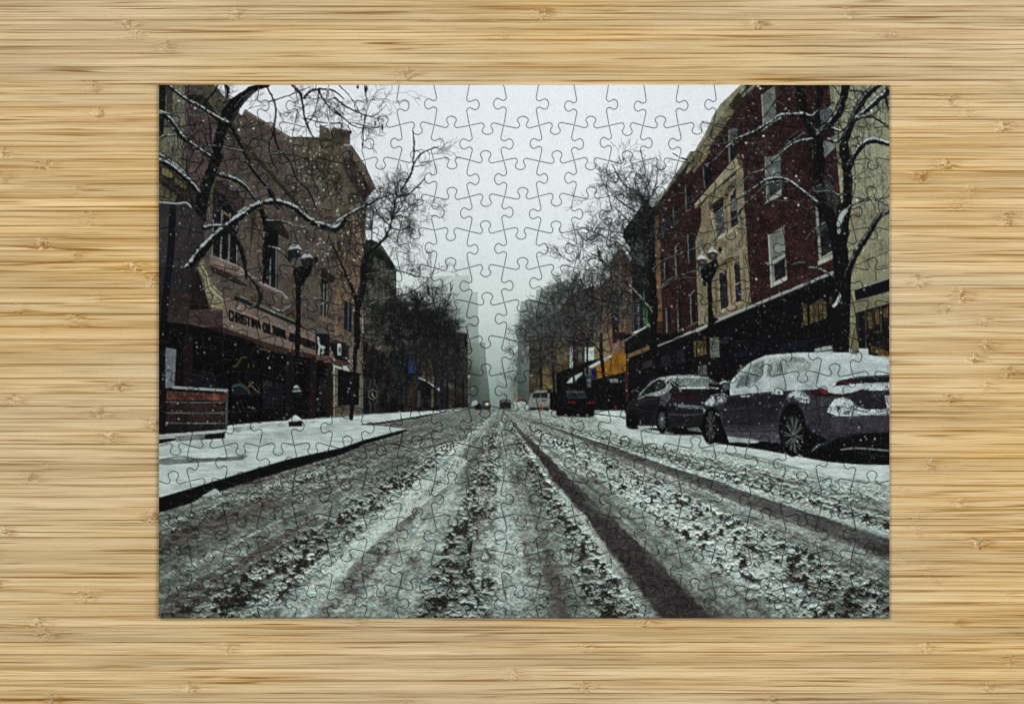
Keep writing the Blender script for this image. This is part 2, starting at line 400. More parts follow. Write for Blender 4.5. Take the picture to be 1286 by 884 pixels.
line('I', '640,260 680,310 710,330', 10, (96, 104, 56), .6); line('I', '680,270 705,300', 6, (90, 44, 40), .7)
line('I', '535,160 565,140 590,100 625,98', 7, (100, 92, 40), .7); line('I', '535,150 550,158 570,150', 5, (46, 92, 80), .7)
line('I', '636,140 634,165', 6, (110, 100, 40), .7); line('I', '668,145 668,160', 6, (100, 104, 44), .7)
for x, y in ((770, 60), (905, 57), (1088, 113), (1137, 128), (1185, 142), (1222, 143)): ell('I', x, y, 12, 5, (186, 120, 30), 1, .8)
poly('I', '1100,230 1150,230 1150,420 1090,420', (30, 30, 32), blot=1)
poly('I', '1195,170 1218,170 1212,485 1190,485', (118, 116, 96))
poly('I', '1218,180 1290,190 1290,480 1212,485', DRK)
# further left buildings
poly('J', '-30,-50 100,-50 95,180 75,150 0,105 -30,100', (98, 82, 72)); poly('J', '-40,0 75,0 90,60 85,130 50,150 0,100', (22, 22, 24))
poly('J', '-40,-20 10,-20 95,20 95,140 60,150 80,60 0,10', (34, 36, 34), a=.8)
poly('J', '20,8 45,10 45,85 20,82', (140, 152, 146)); ell('J', 33, 48, 7, 20, (40, 44, 48))
poly('J', '-30,110 0,105 90,130 80,150 0,150', (72, 54, 48))
poly('J', '95,-60 185,-60 182,465 95,475 95,190', (102, 96, 80), tex=.4, streak=.4)
poly('J', '0,160 100,190 100,480 0,490', (96, 88, 74)); poly('J', '22,175 165,200 160,410 22,415', (16, 15, 18), blot=.8)
poly('J', '0,480 95,470 185,463 185,450 100,410 0,415', (84, 74, 62))
poly('F', '195,190 245,185 300,225 340,280 405,380 405,590 480,640 560,650 640,700 700,740 780,820 840,900 190,900 185,500', (60, 60, 54), tex=1, blot=1.5, streak=1.2)
for x0, y0, x1, y1, cc in ((500,600,530,720,(96,76,52)),(590,640,640,700,(80,74,64)),(330,600,400,640,(40,44,38)),(640,720,700,800,(84,80,68)),(420,740,470,860,(78,70,62)),(300,760,340,880,(84,80,68)),(720,740,760,860,(88,84,74))): poly('F', f'{x0},{y0} {x1},{y0} {x1},{y1} {x0},{y1}', cc, a=.6, blot=1.2, tex=.9)
poly('F', '200,200 245,192 330,275 400,385 380,400 330,330 260,300 240,420 200,420', (30, 40, 26), blot=1.1, tex=.8)
poly('F', '205,560 270,590 310,640 330,700 270,660 205,620', (42, 54, 28), blot=1.2, tex=.8)
line('F', '245,190 300,222 340,278 408,384', 7, (12, 16, 14), 1)
poly('F', '210,735 275,740 275,790 210,790', (84, 84, 74), a=.6); poly('F', '520,560 555,560 555,720 525,700', (76, 62, 36), a=.6, blot=.9)
poly('J', '185,-60 870,-60 870,420 700,440 450,460 185,470', (30, 28, 28), tex=1, blot=1.3, streak=1.2)
poly('J', '190,-60 870,-60 870,200 600,120 400,60 190,40', (58, 55, 50), tex=1, blot=1.5, streak=1.3, rag=.12)
poly('J', '560,100 870,180 870,330 560,260', (54, 50, 45), tex=1, blot=1.5, streak=1.3, rag=.2)
for x0, y0, x1, y1, cc in ((300,-60,330,60,(66,62,52)),(390,-60,430,30,(50,46,40)),(420,60,440,200,(44,52,54)),(700,-20,720,140,(54,52,46)),(760,-40,800,120,(60,58,52)),(810,60,860,200,(66,66,60)),(200,60,300,180,(36,32,32)),(330,150,400,230,(38,34,32)),(700,200,860,280,(50,48,44)),(250,-60,280,10,(58,60,58))): poly('J', f'{x0},{y0} {x1},{y0} {x1},{y1} {x0},{y1}', cc, a=.6, blot=1.2, tex=.9)
poly('J', '560,-60 605,-60 600,230 575,230', (104, 88, 52), a=.85, blot=.7); poly('J', '632,100 650,100 648,425 633,425', (98, 86, 56), a=.8)
poly('J', '610,150 632,140 632,290 612,260', (96, 60, 26), a=.7); poly('J', '480,290 530,290 530,410 478,410', (58, 42, 34), a=.8, blot=.8)
poly('J', '330,20 360,20 360,110 330,110', (72, 68, 56), a=.7); poly('J', '380,60 460,50 460,250 400,230', (22, 34, 40), a=.7, blot=.8)
poly('J', '490,95 537,88 537,190 480,205', (24, 60, 116), tex=.4, blot=.4); poly('J', '495,150 530,145 528,165 500,170', (70, 96, 128), a=.6)
poly('J', '670,225 698,225 698,290 668,290', (42, 38, 76)); ell('J', 680, 303, 10, 10, (170, 178, 176))
poly('J', '555,245 620,262 668,300 668,310 560,300', (22, 22, 26)); line('J', '552,232 600,250 664,296', 9, (150, 164, 162), .9, False)
line('J', '745,270 765,300', 8, (110, 124, 120), .8); poly('J', '700,140 860,200 860,425 700,430', (48, 48, 44), a=.5, blot=1)
poly('J', '750,300 860,340 860,420 740,420', (52, 40, 34), a=.6, blot=.9)
poly('J', '540,320 560,310 565,420 540,425', (90, 96, 96), a=.5)
H6 = [(250+30*math.sin(k*math.pi/3), 340+34*math.cos(k*math.pi/3)) for k in range(7)]
line('J', ' '.join(f'{a:.0f},{b:.0f}' for a, b in H6), 4, (110, 124, 118), .9, False)
for s in ('235,240 238,270 222,300', '265,240 262,270 280,300', '222,380 238,405 236,450', '280,380 264,405 266,450', '345,330 358,350 350,390'): line('J', s, 4, (80, 92, 90), .8, False)
ell('J', 250, 345, 12, 14, (78, 96, 50), .9, .8); line('J', '245,325 250,345 262,360', 5, (140, 150, 120), .7)
# ---- right side of the street --------------------------------------------
BRICK = (50, 28, 28); CREAM = (120, 113, 87); GLASS = (22, 24, 31); FRAME = (132, 138, 128)
# far blocks
poly('K', '75,-40 160,-60 250,-100 340,-120 340,330 75,330', (66, 58, 42), tex=.7, blot=1)
poly('G', '110,760 150,740 180,760 180,890 110,890', (112, 110, 88), a=.5, blot=1)
poly('G', '250,700 330,560 500,480 520,890 250,890', (58, 48, 40), blot=1)
poly('K', '250,-60 330,-60 330,180 260,200', (112, 92, 50), a=.8, blot=.8); poly('K', '160,140 225,120 225,300 165,300', (104, 88, 52), a=.7, blot=.9)
poly('K', '370,-60 440,-60 440,190 370,220', (56, 36, 34), blot=.5); poly('K', '395,30 425,20 425,120 400,130', (104, 106, 98), a=.8)
poly('G', '500,520 600,430 600,330 680,235 710,290 750,430 752,790 620,890 500,890', (96, 77, 59), tex=.5, blot=.7, streak=.8)
poly('G', '515,230 540,260 555,330 530,330', (46, 40, 38))
poly('G', '500,780 540,770 540,890 500,890', (122, 110, 76))
poly('G', '610,540 640,500 665,520 662,830 620,850', (36, 30, 30)); poly('G', '560,560 600,540 600,890 560,890', (96, 76, 56), a=.6)
poly('G', '690,290 745,320 755,440 700,420', (70, 44, 40)); poly('G', '700,560 752,560 752,790 700,800', (88, 66, 48))
line('G', '665,240 668,880', 8, (138, 108, 78), .5)
poly('K', '500,-60 600,-60 600,110 500,150', (118, 104, 70), blot=.4); poly('K', '590,-40 705,-60 705,80 600,90', (118, 84, 70))
poly('K', '620,-60 700,-70 700,-20 620,10', (40, 30, 32))
# dark turret house with green bay
poly('G', '690,130 760,60 820,40 900,-40 905,600 870,740 750,795 750,440 735,240 700,200', (24, 27, 26), blot=.9, tex=.7)
poly('V', '20,800 120,670 200,560 330,560 350,640 345,884 20,884', (22, 25, 26), blot=.9, tex=.7)
poly('V', '200,560 230,500 310,560 300,640 200,620', (38, 50, 44), blot=.6)
poly('W', '140,60 200,20 240,120 240,260 200,270 150,240', (74, 88, 80), blot=1, tex=.8)
poly('W', '205,130 240,120 245,270 205,260', (60, 88, 60), blot=.5); poly('W', '205,0 240,0 235,60 205,50', (34, 66, 44))
poly('W', '115,640 128,640 132,884 118,884', (54, 84, 54)); poly('W', '225,500 270,760 270,884 225,884', (60, 90, 58), blot=.4)
poly('W', '130,620 225,600 225,884 135,884', (24, 26, 32)); line('W', '175,650 175,884', 26, (84, 88, 90), .6)
poly('X', '112,0 128,0 135,215 122,215', (58, 88, 58)); poly('X', '135,0 225,0 225,170 135,210', (24, 26, 32)); poly('X', '222,0 268,0 272,130 225,165', (64, 94, 62), blot=.4)
line('X', '175,0 178,185', 24, (88, 92, 94), .6)
# brick block
poly('V', '700,0 340,560 345,884 1300,884 1300,0', BRICK)
poly('D', '1300,40 240,40 0,370 -60,470 -60,900 1300,900', BRICK, tex=1.0, blot=.8)
poly('W', '345,-20 1300,-20 1300,700 930,850 370,900 345,600', BRICK, tex=1.0, blot=.8)
poly('X', '350,0 1000,0 910,140 740,205 370,355 350,300', BRICK, tex=.5, blot=.4)
poly('H', '255,-30 1000,-30 960,480 260,640', BRICK, tex=1.0, blot=.8)
for k in range(22):
    line('H', f'{270+(k%3)*8},{20+k*27} {830},{-230+k*27}', 2, (44, 22, 23), .35, False)
    line('D', f'{300},{420+k*26-(k%2)*6} {860},{130+k*26}', 2, (43, 21, 22), .3, False)
# cornice
poly('D', '238,42 345,42 200,215 0,500 -90,600 -130,640 -100,560 0,372 50,255 100,175', (96, 92, 68), tex=.5, blot=.7)
poly('V', '700,0 760,0 700,90 600,220 470,390 340,560 330,540 460,380', (112, 112, 88), blot=.5)
poly('V', '380,450 440,370 450,400 400,480 340,555 340,530', (138, 146, 132), a=.8)
poly('D', '238,42 268,42 100,260 0,400 -90,540 -90,525 0,372 50,255 100,175', (130, 130, 106), a=.85)
poly('D', '262,42 345,42 330,60 200,215 150,190 200,120', (58, 52, 40), blot=.9)
for k in range(6): line('D', f'{300-k*48},{70+k*70} {270-k*48},{125+k*70}', 14, (44, 38, 32), .7)
poly('V', '850,0 905,0 880,40 830,110 780,160 740,220 720,200 770,120', (102, 94, 68), blot=.6)
line('D', '248,120 330,42', 14, (130, 138, 130), .6)
line('D', '235,95 258,60', 18, (150, 158, 150), .6)
# ochre pilaster
poly('V', '345,665 385,640 372,884 345,884', (108, 80, 46), blot=.4); poly('W', '345,0 390,0 415,832 365,842 352,500', (104, 78, 47), tex=.4, blot=.5)
poly('X', '365,0 412,0 412,105 368,110', (112, 80, 46)); line('X', '360,120 412,118', 14, (30, 28, 30)); poly('X', '362,130 412,130 415,310 365,330', (66, 40, 34))
for k in range(12): line('W', f'360,{40+k*70} 405,{32+k*70}', 4, (82, 56, 34), .4, False)
def sash(z, s, fr=9, pale=None, left=True):
    p = s.split(); poly(z, s, GLASS, tex=.4, blot=.6)
    if pale: poly(z, pale, (104, 114, 108), a=.75, blot=.5)
    if left: line(z, p[0]+' '+p[-1], fr, (108, 112, 104), .9, False)
sash('V', '828,165 920,40 905,300 845,372'); sash('V', '1092,0 1170,0 1150,60 1098,105')
sash('V', '648,370 715,330 700,580 660,610'); sash('V', '527,575 582,540 575,700 533,742'); sash('V', '415,650 445,640 440,860 420,870', 7)
sash('V', '672,850 730,830 730,884 675,884')
sash('W', '548,90 580,50 580,335 555,360', 14); sash('W', '672,0 730,0 730,220 685,250'); sash('W', '435,215 478,200 488,390 442,412', 8)
sash('W', '700,565 745,530 758,820 712,850'); sash('W', '568,620 608,600 612,884 576,884'); sash('W', '455,705 492,690 495,884 460,884')
sash('X', '458,0 495,0 495,228 463,250'); sash('X', '572,0 610,0 610,190 576,210'); sash('X', '702,0 758,0 755,108 712,130')
for s in ('450,262 500,235', '562,215 622,185', '682,160 765,118'): line('X', s, 12, (104, 90, 82), .9, False)
line('W', '545,90 580,45', 8, (112, 116, 108)); line('W', '700,560 742,520', 7, (112, 116, 108))
line('V', '530,742 572,705', 8, (104, 92, 84)); line('V', '655,612 700,585', 8, (104, 92, 84))
# cream stone bay
poly('V', '805,560 870,480 1230,170 1260,884 820,884', CREAM, tex=.4, blot=.4, streak=.3)
poly('W', '812,-10 1256,-10 1290,640 1290,690 935,845 840,880', CREAM, tex=.35, blot=.4, streak=.3)
poly('H', '0,-10 262,-10 302,600 60,700 -40,750 -60,200', CREAM, tex=.35, blot=.35, streak=.25)
poly('V', '805,560 868,480 880,884 818,884', (118, 106, 78)); poly('V', '880,500 905,480 915,650 890,660', (84, 72, 52))
poly('V', '900,520 1040,400 1030,330 870,470', (112, 104, 76)); poly('V', '905,545 1030,450 1035,520 930,600', (34, 30, 28))
poly('V', '1070,360 1160,270 1170,340 1080,430', (84, 76, 54)); poly('V', '1160,200 1225,150 1240,330 1200,700 1170,500', (118, 110, 82))
poly('V', '738,545 1160,65 1190,25 1228,120 1215,165 1090,255 820,500 748,582', (136, 130, 102), tex=.4, blot=.4)
poly('V', '1165,60 1195,30 1230,120 1228,180 1180,130', (84, 66, 52)); line('V', '760,570 900,440 1100,250 1220,160', 12, (66, 56, 42), .8)
for s in ('790,510 1150,110', '770,530 1140,90'): line('V', s, 3, (92, 84, 64), .8, False)
line('V', '742,545 1160,62', 6, (172, 172, 148), .7)
poly('V', '925,570 1030,500 1045,820 965,865 950,650', (70, 80, 80), blot=.5); poly('V', '925,570 1030,500 1035,560 935,640', (22, 22, 26))
poly('V', '1100,470 1155,370 1180,735 1112,775', (24, 27, 34)); poly('V', '1105,500 1165,450 1172,590 1110,610', (84, 94, 90))
line('V', '1040,420 1075,760', 26, (118, 94, 62), .8); line('V', '905,600 950,870', 22, (150, 140, 108), .8)
poly('V', '970,870 1180,745 1190,780 1000,884 975,884', (150, 144, 114)); poly('V', '1040,420 1075,430 1070,465 1045,460', (60, 48, 38))
poly('W', '960,90 1050,25 1055,75 1000,180 975,200', (120, 112, 84)); line('W', '985,120 1045,70 1048,40', 5, (84, 76, 54)); line('W', '1080,170 1180,80 1180,20', 5, (88, 80, 58)); line('W', '1005,60 1050,30 1060,160', 5, (84, 76, 54))
poly('W', '975,265 1040,215 1190,165 1195,215 1150,215 990,300', (84, 70, 46), tex=.6, blot=1)
line('W', '985,250 1060,225 1110,205 1180,200', 10, (130, 104, 62), .7); line('W', '965,330 1060,280 1195,225', 6, (50, 42, 32), .8)
poly('W', '985,355 1065,312 1085,680 1005,722', (33, 36, 40), tex=.9, blot=1); poly('W', '1140,262 1198,232 1216,620 1158,642', (28, 31, 38), tex=.6, blot=.7)
line('W', '984,355 1003,722', 7, (150, 146, 118), .8, False); line('W', '1150,465 1212,435', 10, (134, 142, 134), 1, False); line('W', '1138,265 1156,642', 6, (146, 142, 114), .8, False)
poly('W', '1068,300 1135,270 1150,650 1095,680', (126, 112, 80)); line('W', '1095,290 1118,660', 14, (84, 66, 46), .7)
poly('W', '935,400 975,380 995,720 945,760', (122, 108, 78)); poly('W', '835,480 885,450 890,840 848,870', (112, 106, 80))
line('W', '955,400 965,740', 10, (84, 70, 50), .8)
line('W', '1010,730 1286,615', 12, (152, 142, 108), .9); line('W', '945,790 1286,660', 6, (82, 70, 52), .8); poly('W', '1015,715 1040,700 1045,735 1020,750', (150, 158, 150))
for k in range(26): line('W', f'{1205+k*1.6:.0f},{20+k*25} {1240+k*1.6:.0f},{16+k*25}', 4, (96, 84, 62), .6, False)
line('H', '232,0 260,420 270,590', 4, (78, 64, 50), .7)
# big sash windows of the brick wall
poly('D', '368,112 462,50 470,252 382,305', (98, 106, 100), blot=.5, tex=.4); line('D', '372,115 384,300', 9, (128, 134, 124), 1, False); line('D', '460,50 468,250', 5, (64, 60, 56), 1, False)
poly('D', '390,520 492,500 500,740 405,800', (92, 102, 98), blot=.7); poly('D', '412,670 497,640 498,735 425,780', (48, 52, 56), blot=.8); line('D', '395,560 408,800', 8, (126, 132, 122), 1, False)
poly('D', '388,825 500,768 502,725 410,795', (138, 146, 134)); poly('D', '158,340 212,320 215,430 165,560', (74, 84, 82), blot=.6); poly('D', '165,430 215,420 215,470 165,550', (28, 30, 36)); line('D', '158,345 162,550', 8, (122, 118, 92), .9, False)
poly('D', '750,195 822,190 835,262 758,305', (82, 90, 92), blot=.6); line('D', '820,190 850,215', 12, (130, 136, 124))
poly('D', '765,420 862,370 850,455 765,540', (104, 112, 106), blot=.7); poly('D', '700,420 720,410 730,560 705,570', (110, 104, 92), a=.8)
poly('D', '810,660 880,780 880,884 740,884 730,840', (58, 56, 58), blot=.9); line('D', '860,690 878,884', 14, (82, 40, 34), .9); line('D', '730,840 740,884', 16, (120, 124, 112))
poly('H', '414,160 516,102 538,452 430,502', (112, 116, 106), tex=.3); poly('H', '440,188 510,148 520,275 446,325', (104, 114, 106), blot=.5, tex=.3)
poly('H', '452,352 523,305 530,425 458,462', (24, 27, 32), blot=.8); line('H', '446,335 524,290', 12, (148, 156, 148), .9, False); line('H', '444,312 520,268', 7, (30, 32, 34), .8, False)
poly('H', '430,478 536,425 538,452 430,502', (150, 154, 142)); line('H', '417,160 436,490', 9, (146, 150, 138), 1, False); line('H', '416,150 512,98', 8, (48, 34, 34), .9, False)
ell('H', 490, 240, 34, 36, (124, 136, 126), .6)
poly('H', '722,0 870,0 845,270 742,330', (30, 32, 38), blot=.7); line('H', '732,0 755,320', 17, (128, 132, 120), 1, False); line('H', '760,310 832,268', 10, (136, 142, 132), 1, False)
poly('H', '738,330 836,280 838,312 738,357', (140, 146, 132)); poly('H', '750,110 850,60 850,90 752,140', (60, 64, 66), a=.8); poly('H', '755,0 850,0 845,60 757,100', (52, 56, 62), a=.7)
# cream building on the right edge
poly('D', '812,40 1210,40 1210,900 900,900 885,760 862,480', (134, 138, 108), tex=.25, blot=.2, streak=.12)
poly('H', '905,-20 1210,-20 1210,900 960,900 930,600 925,300', (129, 130, 100), tex=.25, blot=.2, streak=.12)
poly('D', '812,40 835,40 900,560 960,900 930,900 880,600', (108, 108, 84), a=.8)
for k in range(9): line('D', f'{905+k*42},{40} {930+k*40},{900}', 3, (96, 96, 76), .6, False)
for k in range(8): line('H', f'{950+k*38},{-20} {985+k*33},{420-k*16}', 3, (92, 92, 72), .6, False)
line('H', '925,235 1205,100', 5, (84, 84, 68), .9, False); line('H', '960,365 1205,262', 6, (78, 76, 60), .9, False); line('H', '1115,395 1120,450', 8, (58, 56, 46), .8)
poly('H', '955,10 1010,5 1020,30 970,60', (134, 112, 66), a=.6, blot=.8); poly('H', '990,310 1020,300 1025,330 980,350', (136, 108, 62), a=.5, blot=.8)
poly('H', '975,505 1210,430 1210,525 985,595', (17, 17, 22)); line('H', '975,512 1208,437', 10, (146, 154, 150), .85, False)
poly('H', '935,600 1210,525 1210,600 985,665 985,900 945,900', (118, 118, 90)); poly('H', '985,665 1210,600 1210,900 990,900', (22, 20, 22), blot=.8)
for k, x in enumerate((1000, 1050, 1100, 1150, 1195)): line('H', f'{x},{660-k*13} {x+3},900', 6, (78, 78, 70) if k % 2 else (52, 52, 48), .8, False)
for s in ('1065,660 1090,650 1095,760 1070,770', '1110,640 1140,640 1140,740 1115,740', '1165,640 1195,630 1200,700 1170,700', '1110,790 1140,780 1145,870 1115,880'): poly('H', s, (112, 88, 40), a=.6, blot=1.4, tex=1)
poly('L', '1060,-60 1210,-60 1210,90 1070,90', (24, 21, 20), blot=.9); poly('L', '1080,60 1130,75 1200,105 1200,60 1090,20', (112, 86, 30), a=.6, blot=1.3, tex=1)
poly('L', '945,-60 995,-60 1010,70 960,70', (104, 98, 70), blot=.5)
# dark shop fronts under the snowy ledge
poly('X', '365,360 740,210 910,145 1240,5 1286,-20 1286,884 60,884 60,480 40,300 320,130 362,125', (15, 13, 17), tex=.6, blot=.6)
poly('H', '-80,790 60,730 400,590 842,408 842,330 960,330 945,900 945,1200 -80,1200', (15, 13, 17), tex=.6, blot=.6)
poly('K', '700,-60 1260,-60 1260,260 700,440', (17, 15, 19), tex=.6, blot=.7)
poly('X', '45,310 345,130 355,340 325,340 75,450', (19, 18, 23)); poly('X', '65,445 322,335 325,380 70,480', (108, 88, 48), blot=.5)
line('X', '45,300 300,125', 10, (128, 140, 128), .9, False); poly('X', '215,530 315,490 315,560 215,590', (54, 46, 50), blot=.5)
poly('X', '52,450 70,450 75,884 45,884', (60, 30, 26)); poly('X', '400,470 495,430 500,560 405,570', (32, 34, 42), blot=.8); poly('X', '560,400 640,380 640,520 560,530', (30, 31, 38), blot=.8)
poly('X', '730,310 860,300 860,440 740,470', (84, 68, 36), blot=1, tex=.8); line('X', '765,320 765,460', 14, (18, 16, 18)); line('X', '835,300 835,450', 8, (22, 20, 20))
poly('X', '780,560 860,550 870,655 775,650', (104, 110, 104), a=.75, blot=.7); line('X', '820,550 825,655', 8, (30, 30, 32)); line('X', '778,610 865,605', 5, (40, 40, 40))
poly('X', '895,275 985,270 995,470 905,475', (104, 112, 92), blot=.4); line('X', '920,320 960,318', 8, (40, 44, 44)); line('X', '918,350 965,350', 8, (40, 44, 44)); line('X', '925,385 958,384', 8, (40, 44, 44)); poly('X', '905,425 990,420 992,470 908,474', (66, 70, 66), a=.8)
poly('X', '1000,290 1090,260 1080,330 1010,340', (50, 46, 52), a=.7, blot=1); poly('X', '1130,440 1270,410 1270,460 1150,470', (22, 32, 58), a=.8, blot=.8)
poly('L', '200,50 400,0 700,-20 700,60 500,70 300,110', (20, 25, 38), a=.4, blot=1.3); poly('H', '420,870 560,860 860,878 860,890 400,890', (22, 30, 50), a=.5, rag=.3)
line('X', '372,356 740,208 905,142', 11, (142, 154, 150), .9, False); line('X', '760,190 830,165 905,148', 18, (140, 152, 150), .8); line('X', '640,240 700,215', 16, (146, 158, 154), .8)
line('H', '-50,785 60,727 400,585 842,402', 15, (130, 138, 136), .95, False); line('H', '-50,778 60,720 400,578 842,394', 5, (160, 168, 166), .8, False)
poly('H', '635,600 665,610 672,745 650,745', (96, 88, 44), a=.8, blot=1.2, tex=1); poly('H', '685,620 760,570 795,600 795,700 690,735', (98, 88, 48), a=.8, blot=1.2, tex=1)
for s in ('712,600 716,735', '742,590 745,720', '770,590 772,700'): line('H', s, 8, (20, 19, 20), .85, False)
line('H', '690,680 795,645', 6, (24, 22, 22), .8, False); poly('H', '812,560 835,555 838,610 815,610', (86, 80, 46), a=.7, blot=1)
poly('H', '640,450 700,440 690,520 650,520', (52, 46, 52), a=.5, blot=1)
poly('L', '715,45 770,30 868,14 870,60 860,68 715,68', (134, 148, 142)); line('L', '760,60 840,46', 9, (44, 50, 56)); line('L', '835,36 862,40', 6, (44, 50, 56))
poly('L', '35,-10 92,-12 97,95 38,98', (86, 96, 84), blot=.5); line('L', '50,10 80,8', 6, (40, 44, 44)); line('L', '50,35 80,33', 6, (40, 44, 44))
# awnings, left of the brick block
poly('K', '255,200 460,120 710,70 712,460 500,470 255,480', (18, 16, 18), blot=.7)
poly('K', '455,165 610,85 620,70 660,65 706,70 708,190 580,222 450,255', (142, 92, 22), tex=.3, blot=.4)
for s in ('612,80 612,210', '655,70 655,200'): line('K', s, 5, (104, 66, 16), .7, False)
poly('K', '455,165 520,125 622,78 600,105 470,172', (158, 172, 172)); poly('K', '438,200 512,160 520,232 448,262', (28, 32, 88), blot=.7)
poly('K', '320,265 345,235 425,190 420,210 360,262', (142, 156, 152)); poly('K', '600,238 655,238 655,262 605,262', (112, 120, 120)); poly('K', '195,120 222,200 222,120', (60, 60, 60))
poly('K', '435,170 475,160 485,210 460,225 440,215', (72, 76, 74)); poly('K', '452,235 478,235 478,292 455,292', (104, 110, 100), a=.8)
poly('K', '222,215 250,210 250,250 225,250', (44, 70, 118), a=.8)
poly('K', '700,190 712,190 722,380 705,390', (62, 32, 28)); ell('K', 640, 425, 8, 18, (130, 60, 36), .9, .6); ell('K', 540, 290, 20, 16, (66, 40, 26), .8, .9)

# left pavement under snow, kerbs
def snowfield(z, s, col=(168, 185, 181), a=1):
    w, m = cover(P(z, s))
    f = fbm(XX[w]/16, YY[w]/2.6, 101, 3)-.5; q = fbm(XX[w]/2, YY[w]/1.4, 103, 2)-.5
    c = np.array(col, np.float32)*(1+.34*f+.14*q)[..., None]
    img[w] += (m*a)[..., None]*(c-img[w])
snowfield('Z', '194,541 250,541 290,534 330,530 430,524 470,520 520,517 585,514.5 560,519 512,525 451,534 470,535 511,541 420,570 330,594 198,636')
poly('Z', '196,625.5 239,613 278,601 319,589 359,577 430,561.5 459,551.5 501,540.6 510.5,538.7 512,541 501,545.5 459,557.5 430,570.5 380,585 334,598.5 300,609 278,616.5 259,621 241,631.5 196,645', (15, 15, 19), tex=.5, blot=.5)
for k in range(150):
    t = rng.random(); x = 200+t*305; y = float(np.interp(x, [196, 259, 334, 430, 501], [645, 621, 598, 570, 545]))+rng.uniform(-9, 2)*(1-t)
    dab(x, y+rng.uniform(0, 3), rng.uniform(.4, 1.6), rng.uniform(.3, .9), (120, 134, 130), rng.uniform(.2, .7))
poly('Z', '452,533 480,529.5 512,524.5 540,519.5 570,515.5 570,516.5 540,521.8 512,527 480,532 462,534', (24, 25, 28))
poly('Z', '300,552 340,541 420,534 440,538 370,552 320,560 280,563 200,562 200,556', (122, 134, 130), a=.25, blot=.6)
poly('M', '40,-115 160,-120 420,-125 600,-140 560,-110 300,-95 100,-80 40,-85', (50, 56, 58), a=.55, blot=1)
line('I', '60,765 200,745 330,765 470,758', 12, (70, 78, 78), .45); line('I', '490,670 560,690 640,720', 8, (112, 124, 120), .5)
poly('I', '500,560 880,520 1100,510 1000,545 700,560 560,590', (138, 152, 146), a=.7, blot=.7)
poly('J', '300,545 470,520 560,500 640,500 600,530 520,545 470,560 330,548', (92, 98, 92), a=.6, blot=.9)
snowfield('J', '-30,585 180,540 300,545 470,566 440,570 200,628 0,686 -30,696')
poly('M', '310,112 345,95 385,68 405,70 425,92 440,104 400,100 350,118', (152, 168, 164))
# bench-like planter of slats
poly('I', '40,290 100,290 500,305 500,560 480,600 480,625 350,635 160,640 40,665', (19, 17, 22))
for i, (y0, y1, c) in enumerate(((322, 375, (92, 54, 40)), (395, 450, (50, 33, 30)), (462, 518, (46, 31, 29)), (530, 572, (34, 27, 28)))):
    poly('I', f'102,{y0-4} 490,{y0+14} 488,{y1+4} 98,{y1}', c, tex=.8, blot=.9)
for y in (388, 458, 524): line('I', f'95,{y} 300,{y+4} 482,{y+2}', 6, (112, 122, 120), .7)
poly('I', '400,335 485,340 485,385 400,380', (118, 62, 40), a=.5, blot=1)
line('I', '140,292 300,302 496,314', 15, (134, 142, 142), 1); line('I', '494,318 490,565', 12, (84, 88, 92), .9, False)
line('I', '45,608 200,600 480,578', 18, (150, 164, 160), 1); poly('I', '160,612 350,602 350,632 160,650', (112, 122, 120), blot=.5)
poly('I', '95,35 162,45 150,290 80,300', (98, 104, 106), blot=.3); poly('I', '40,40 95,40 90,600 40,600', (15, 16, 24)); line('I', '45,625 155,618', 10, (150, 164, 160))
# right: snow bank below the parked cars
snowfield('K', '500,445 700,445 705,560 900,600 1250,620 1250,700 1050,690 800,640 640,560 520,500')
poly('K', '500,462 600,475 705,485 705,492 600,482 500,470', (22, 22, 26))
poly('K', '700,560 900,590 1230,590 1230,610 1000,605 800,575', (40, 42, 44), a=.6)
snowfield('L', '-5,660 60,660 280,690 640,750 900,790 1210,800 1210,905 900,890 560,800 300,730 0,700', (172, 189, 186))
poly('K', '560,520 720,570 900,620 1040,660 1040,680 860,650 640,590 540,550', (176, 194, 188), a=.8, blot=.25)
# ---- winter crowns farther down the street ---------------------------------
def haze(c, f): return tuple(a*(1-f)+b*f for a, b in zip(c, (128, 144, 136)))
for (x, y, rx, ry, n, f) in ((905, 260, 45, 110, 26, .55), (940, 300, 60, 90, 26, .6), (860, 330, 50, 60, 26, .45)):
    tangle('J', x, y, rx, ry, n, haze(BARK, f), .6, 9, .5)
for (x, y, rx, ry, n, f) in ((1150, 270, 60, 90, 60, .5), (1210, 200, 40, 60, 30, .45)): tangle('J', x, y, rx, ry, n, haze(BARK, f), .6, 9, .5)
dab(590, 480, 16, 32, (58, 64, 60), .5, 1); dab(650, 490, 14, 26, (66, 74, 68), .6, 1)
for (x, y, rx, ry, n, f) in ((780, 780, 60, 120, 34, .15), (700, 640, 80, 110, 44, .1), (640, 560, 90, 90, 60, .05), (560, 590, 100, 110, 50, 0), (430, 650, 110, 130, 36, 0), (700, 760, 100, 130, 44, .1)):
    tangle('F', x, y, rx, ry, n, haze(BARK, f), .75, 12, .6)
for (x, y, rx, ry, n) in ((760, 0, 110, 130, 70), (620, 0, 100, 140, 50), (830, 100, 40, 100, 30)): tangle('J', x, y, rx, ry, n, haze(BARK, .08), .7, 11, .6)
dab(560, 405, 34, 34, (30, 31, 31), .3, 1); dab(535, 395, 30, 34, (28, 28, 29), .3, 1)
for s in ('660,-30 655,440', '600,-10 605,440', '735,0 738,430', '700,60 700,430', '790,180 790,430', '840,200 842,425'): limb('J', s, 11, 0)
limb('F', '760,470 755,540 740,600', 7, 0); limb('F', '750,560 775,480', 5, 0)
